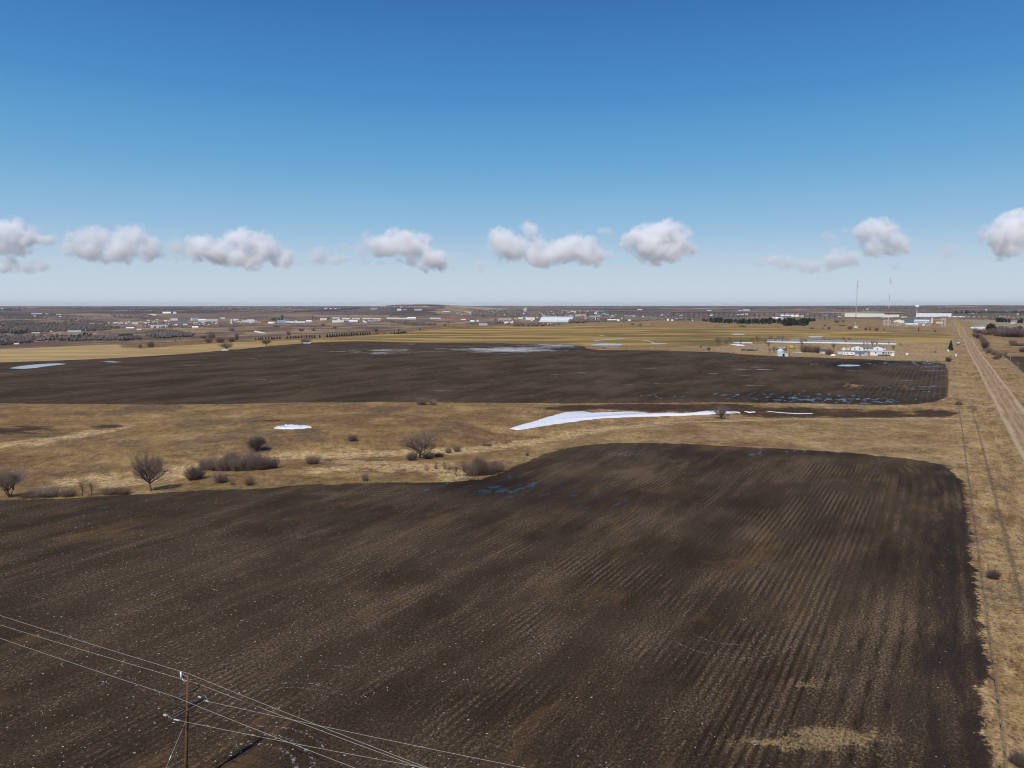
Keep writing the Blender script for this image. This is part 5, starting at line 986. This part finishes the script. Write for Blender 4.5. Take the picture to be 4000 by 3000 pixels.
# fused cutout hung on a bracket at the pole top
c = L_(on(10.75)); q = MB(); br = [c-pd*.12, c-pd*.5-Vector((0,0,.18)), c-pd*.80-Vector((0,0,.10)), c-pd*.86+Vector((0,0,.02))]; q.tube(br, .035, 6); q.build('bracket', m_galv, up, True)
e = c-pd*1.02; q = MB(); q.tube([e+Vector((0,0,-.15)), e+Vector((0,0,.62))], .075, 10); q.build('arrester', mat('white_porcelain', (.85,.86,.9), .3, .03), up, True)
q = MB(); q.tube([c-pd*.1+Vector((0,0,.35)), c-pd*.45+Vector((0,0,.42)), e+Vector((0,0,.5))], .012, 4); q.build('jumper_wire', m_galv, up)
def deadend(p, d, L=.55):
    q = MB(); P_ = L_(p); k = 9
    for i in range(k): a = P_+d*(L*i/k); q.tube([a, a+d*(L/k*.35), a+d*(L/k*.4), a+d*(L/k)], [.075,.075,.028,.028], 8)
    q.build('strain_insulator', m_poly, up, True); return p+d*L
def line(points, label, r_=.017, group='conductors of the foreground power line'):
    q = MB(); q.tube(points, r_, 5); tag(q.build('power_line', m_wire, None, True), label, 'power line', group)
def ptat(x, y, z):
    d = ray(x, y); t = (z-H)/d[2]; return Vector((d[0]*t, d[1]*t, z))
def span(a, b, ext, sag):                         # a = support, b = a point the wire passes; carried on beyond b
    d = b-a; d.z = 0; l = d.length; d.normalize(); Ls = l*ext; k = (b.z-a.z)/l; out = []
    # parabola z = a.z + s*(x - x^2/Ls) with end level at Ls
    s = (b.z-a.z)/(l-l*l/Ls)
    for i in range(33): x = Ls*i/32; out.append((a.x+d.x*x, a.y+d.y*x, a.z+s*(x-x*x/Ls)))
    return out
for w, l_, r_, zz, t in [(w1,(0,2404),(1671,3000),(11.05,11.0),'top wire over the pole head'),(w2,(0,2441),(1647,3000),(9.45,9.4),'wire on the right end of the upper crossarm'),(w3,(0,2493),(1386,3000),(9.45,9.4),'wire on the left end of the upper crossarm')]:
    a = span(w, ptat(*l_, zz[0]), 3.0, 0); b = span(w, ptat(*r_, zz[1]), 3.0, 0); line(a[::-1]+b[1:], 'bright '+t+' in the foreground')
for st, r_, zz, t in [(lb+Vector((0,0,.0)),(2041,2998),7.5,'branch wire from the right end of the lower crossarm'),(la2+ad*.1,(1652,2998),7.5,'branch wire from the left end of the lower crossarm')]:
    st = st+pd*.25; tgt = ptat(*r_, zz); d = (tgt-st).normalized(); e = deadend(st, d); line(span(e, tgt, 2.6, 0), 'bright '+t)
for c0 in (la-ad*.05, lb+ad*.0):
    P_ = L_(c0)-pd*.25+Vector((0,0,.15)); q = MB()
    for i in range(4): q.tube([P_-pd*.11*i, P_-pd*(.11*i+.05)], [.10,.05], 8)
    q.build('cutout', m_poly, up, True)
P_ = L_(lb); q = MB(); q.tube([P_-pd*.5+Vector((0,0,.45)), P_+Vector((0,0,.62)), P_+pd*.5+Vector((0,0,.45)), P_+pd*.85+Vector((0,0,.0))], .014, 5); q.build('jumper_wire', m_galv, up, True)
q = MB(); P_ = L_(la); q.tube([P_-pd*.5+Vector((0,0,.35)), P_-pd*.2+Vector((0,0,.25)), P_+pd*.5+Vector((0,0,.05))], .014, 5); q.build('jumper_wire', m_galv, up, True)
g0 = on(6.9)-pd*.14; g1 = Vector((*flat(588, 3150), 0)); g1.z = float(terr(g1.x, g1.y)); q = MB(); q.tube([g0, g1], .012, 4); gw = q.build('guy_wire', m_galv); tag(gw, 'thin slanting guy wire beside the foreground pole', 'guy wire'); q = MB(); mid_ = g0.lerp(g1, .42); q.tube([mid_, g0.lerp(g1, .47)], [.05,.05], 8); q.build('strain_insulator', m_poly, gw)
# ---------------------------------------------------------------- clouds: real volumes well beyond the land, outside the haze
def cloud(label, lobes, Y=17000.0, dens=.012, soft=1.0, seed=0):
    """lobes: (px, py, half width px, half height px)"""
    L = []
    for x, y, rw_, rh_ in lobes:
        c = at_depth(x, y, Y); s = Y/math.cos(math.atan2(c.x, c.y))/F*math.cos(math.atan2(c.x, c.y)); L.append((c, rw_*s*1.2, min(rw_, rh_*1.3)*s*1.15, rh_*s*1.22))
    cen = sum((l[0] for l in L), Vector((0,0,0)))/len(L); q = MB()
    for c, a, b, h in L:
        k = 12; pr = [(math.sin(math.pi*i/8), -math.cos(math.pi*i/8)) for i in range(9)]; v0 = len(q.v)
        for r_, z in pr:
            for j in range(k): t = 6.2832*j/k; q.v.append(((c.x-cen.x)+a*1.22*r_*math.cos(t), (c.y-cen.y)+b*1.22*r_*math.sin(t), (c.z-cen.z)+h*1.22*z))
        for i in range(8):
            for j in range(k): j2 = (j+1) % k; q.f.append((v0+i*k+j, v0+i*k+j2, v0+(i+1)*k+j2, v0+(i+1)*k+j))
    m = bpy.data.materials.new('cloud_vapour'); m.use_nodes = True; m.node_tree.nodes.clear(); g = G(m.node_tree)
    P = g.n('ShaderNodeTexCoord').outputs['Object']; f = None
    wq = g.n('ShaderNodeTexNoise'); g.put(wq.inputs['Vector'], P); wq.inputs['Scale'].default_value = 1/420; wq.inputs['Detail'].default_value = 2
    Pw = g.vm('ADD', P, g.vm('MULTIPLY', g.vm('SUBTRACT', wq.outputs['Color'], (.5,.5,.5)), (420,420,300)))
    for c, a, b, h in L:
        d = g.vm('LENGTH', g.vm('MULTIPLY', g.vm('SUBTRACT', Pw, tuple(c-cen)), (1/a, 1/b, 1/h))); e = g.sub(1.0, d)
        f = e if f is None else g.m('MAXIMUM', f, e)
    n1 = g.noise(g.vm('ADD', P, (seed*977.0, 0, 0)), 1/300, 8, .68, .3)
    n2 = g.noise(g.vm('ADD', P, (seed*31.0, 500.0, 0)), 1/800, 3, .6)
    x = g.add(g.mul(f, 1.25), g.mul(g.sub(n1, .52), 4.2*soft), g.mul(g.sub(n2, .5), 1.3), .0)
    dn = g.mul(g.m('MINIMUM', g.m('MAXIMUM', g.mul(x, 1.0/soft), 0.0), 1.0), g.step(f, -.25, .15), dens*.85)
    pv = g.n('ShaderNodeVolumePrincipled'); pv.inputs['Color'].default_value = (1,1,1,1); pv.inputs['Anisotropy'].default_value = -0.15
    g.put(pv.inputs['Density'], dn); g.L.new(pv.outputs[0], g.n('ShaderNodeOutputMaterial').inputs['Volume'])
    o = q.build('cloud', m, None, False, cen); md = o.modifiers.new('union', 'REMESH'); md.mode = 'VOXEL'; md.voxel_size = 70
    tag(o, label, 'cloud', 'small clouds in a row above the horizon')
cloud('puffy cloud cut by the left edge of the photo', [(20,900,75,45),(90,925,75,40),(40,955,85,42),(150,930,60,22)], seed=1)
cloud('low flat cloud right under the leftmost puffy cloud', [(30,1032,70,26),(120,1038,80,24)], dens=.008, seed=2)
cloud('wide grey white cloud, second from the left', [(330,930,55,38),(385,930,50,40),(360,975,90,40),(450,1000,90,30),(520,930,80,45),(580,975,65,45),(480,965,90,45)], dens=.009, seed=3)
cloud('thin grey cloud between the second and the big third cloud', [(690,970,40,38),(700,1012,35,14)], dens=.004, seed=4)
cloud('bright topped cloud sloping down to the right, third from the left', [(795,945,55,32),(830,980,90,45),(920,940,60,40),(985,950,75,48),(1040,985,80,45),(1100,1015,65,32),(960,1010,100,40)], seed=5)
cloud('small broken cloud left of centre', [(1240,1005,38,30),(1280,1015,60,20),(1345,1010,40,18),(1340,970,38,20)], dens=.006, seed=6)
cloud('slanting cloud in the middle left, falling to the right', [(1500,960,60,42),(1560,945,65,48),(1620,975,75,45),(1690,1015,65,42),(1720,1040,50,26),(1650,930,35,22)], seed=7)
cloud('faint cloud puff before the slanting cloud', [(1430,925,22,28),(1420,975,35,35)], dens=.004, seed=8)
cloud('long cloud with a raised left horn, right of centre', [(1960,935,55,45),(2065,900,35,35),(2010,970,80,50),(2110,985,90,50),(2200,985,85,48),(2290,985,75,48),(2260,945,60,35)], dens=.011, seed=9)
cloud('small grey puff under the long cloud with the horn', [(1870,1040,32,20)], dens=.004, seed=10)
cloud('tiny pale puff above the right end of the long cloud', [(2362,905,38,16),(2390,992,26,18)], dens=.005, seed=11)
cloud('big round cloud standing alone right of the centre', [(2520,945,70,60),(2600,915,80,50),(2640,950,65,60),(2560,985,90,45),(2680,965,45,25)], dens=.014, seed=12)
cloud('long low ragged cloud above the two masts', [(3010,1022,70,18),(3080,1025,50,28),(3180,1040,80,24),(3260,1010,55,32),(3310,1010,60,32),(3290,975,40,20)], dens=.007, seed=13)
cloud('small flat cloud above the long ragged one', [(3240,928,42,18)], dens=.005, seed=14)
cloud('round topped cloud with grey base above the right mast', [(3370,905,60,30),(3440,900,80,42),(3480,940,70,50),(3420,960,55,45),(3530,960,40,35)], dens=.009, seed=15)
cloud('tiny dim cloud right under the round topped cloud', [(3480,1040,38,16)], dens=.004, seed=16)
cloud('faint wispy cloud above the bright warehouse', [(3720,965,30,18),(3690,990,60,20),(3740,985,50,16),(3650,1020,60,8)], dens=.003, seed=17)
cloud('tall bright cloud cut by the right edge of the photo', [(3920,920,70,55),(3960,880,60,50),(3930,960,75,42),(4010,900,80,60),(3960,840,35,22),(4080,900,100,70)], dens=.014, seed=18)
for i, (x, y, w, h) in enumerate([(255,958,34,14),(640,1005,30,12),(1180,1030,26,10),(1440,1025,34,14),(1790,1000,30,12),(2440,960,28,14),(2780,980,36,12),(3590,1000,34,12),(3860,1010,34,12)]):
    cloud('faint scrap of cloud drifting between the bigger clouds of the row', [(x,y,w,h),(x+w*1.2,y+6,w*.7,h*.8)], dens=.0035, seed=30+i)
SKY = (1.0, .6, 2.0, 1.0, .1); HAZE = 2.0e-5
# ---------------------------------------------------------------- camera, sun, sky, air
cam = bpy.data.cameras.new('camera'); co = bpy.data.objects.new('camera', cam); col.objects.link(co); S.camera = co
co.location = (0, 0, H); co.rotation_euler = (math.pi/2-PITCH, 0, 0)
cam.sensor_width = 36; cam.lens = 36*F/4000; cam.clip_start = .5; cam.clip_end = 120000
sl = bpy.data.lights.new('sun', 'SUN'); so = bpy.data.objects.new('sun', sl); col.objects.link(so)
sl.energy = 4.0; sl.angle = R(.53); sl.color = (1, .955, .89)
sv = Vector((SUN_DIR.x*math.cos(SUN_EL), SUN_DIR.y*math.cos(SUN_EL), math.sin(SUN_EL)))
so.rotation_euler = sv.to_track_quat('Z', 'Y').to_euler()
W = bpy.data.worlds.new('World'); S.world = W; W.use_nodes = True
g = G(W.node_tree); bg = W.node_tree.nodes['Background']
sky = g.n('ShaderNodeTexSky', sky_type='NISHITA', sun_disc=False)
sky.sun_elevation = SUN_EL; sky.sun_rotation = math.atan2(SUN_DIR.x, SUN_DIR.y); sky.altitude = 400
sky.air_density = SKY[0]; sky.dust_density = SKY[1]; sky.ozone_density = SKY[2]
hs = g.n('ShaderNodeHueSaturation'); hs.inputs['Saturation'].default_value = SKY[3]; hs.inputs['Value'].default_value = 1.0
g.L.new(sky.outputs[0], hs.inputs['Color']); el = g.sep(g.n('ShaderNodeTexCoord').outputs['Generated'])[2]
cr = g.n('ShaderNodeValToRGB'); g.L.new(g.m('MAXIMUM', el, 0.0), cr.inputs[0]); e = cr.color_ramp.elements
stops = [(0, (.62,.71,.79)), (.05, (.50,.63,.755)), (.10, (.30,.51,.72)), (.17, (.15,.40,.67)), (.26, (.068,.27,.585)), (.37, (.036,.165,.455)), (.55, (.024,.11,.36)), (1, (.02,.07,.28))]
e[0].position, e[0].color = stops[0][0], (*stops[0][1], 1); e[1].position, e[1].color = 1, (*stops[-1][1], 1)
for p_, c_ in stops[1:-1]: q_ = e.new(p_); q_.color = (*c_, 1)
rmp = g.vm('MULTIPLY', cr.outputs[0], (1/SKY[4],)*3)
fin = g.mix(.94, hs.outputs[0], rmp); g.L.new(fin, bg.inputs[0]); bg.inputs[1].default_value = SKY[4]
hz = MB(); hz.box(-38000, 38000, -2000, 38000, -75, 185)
mh = bpy.data.materials.new('haze'); mh.use_nodes = True; nt = mh.node_tree; nt.nodes.clear(); g = G(nt)
pv = g.n('ShaderNodeVolumePrincipled'); pv.inputs['Color'].default_value = (.93, .96, 1, 1); pv.inputs['Density'].default_value = HAZE; pv.inputs['Anisotropy'].default_value = .2
g.L.new(pv.outputs[0], g.n('ShaderNodeOutputMaterial').inputs['Volume'])
tag(hz.build('haze', mh), kind='stuff')
S.view_settings.view_transform = 'Standard'; S.view_settings.look = 'None'; S.view_settings.exposure = 0; S.view_settings.gamma = 1
S.render.engine = 'CYCLES'; S.cycles.use_denoising = True; S.cycles.denoising_prefilter = 'ACCURATE'; S.cycles.denoising_input_passes = 'RGB_ALBEDO_NORMAL'; S.cycles.max_bounces = 12; S.cycles.volume_bounces = 12; S.cycles.volume_max_steps = 96; S.cycles.volume_step_rate = .6
S.cycles.diffuse_bounces = 2; S.cycles.transparent_max_bounces = 8
S.cycles.filter_width = 1.1
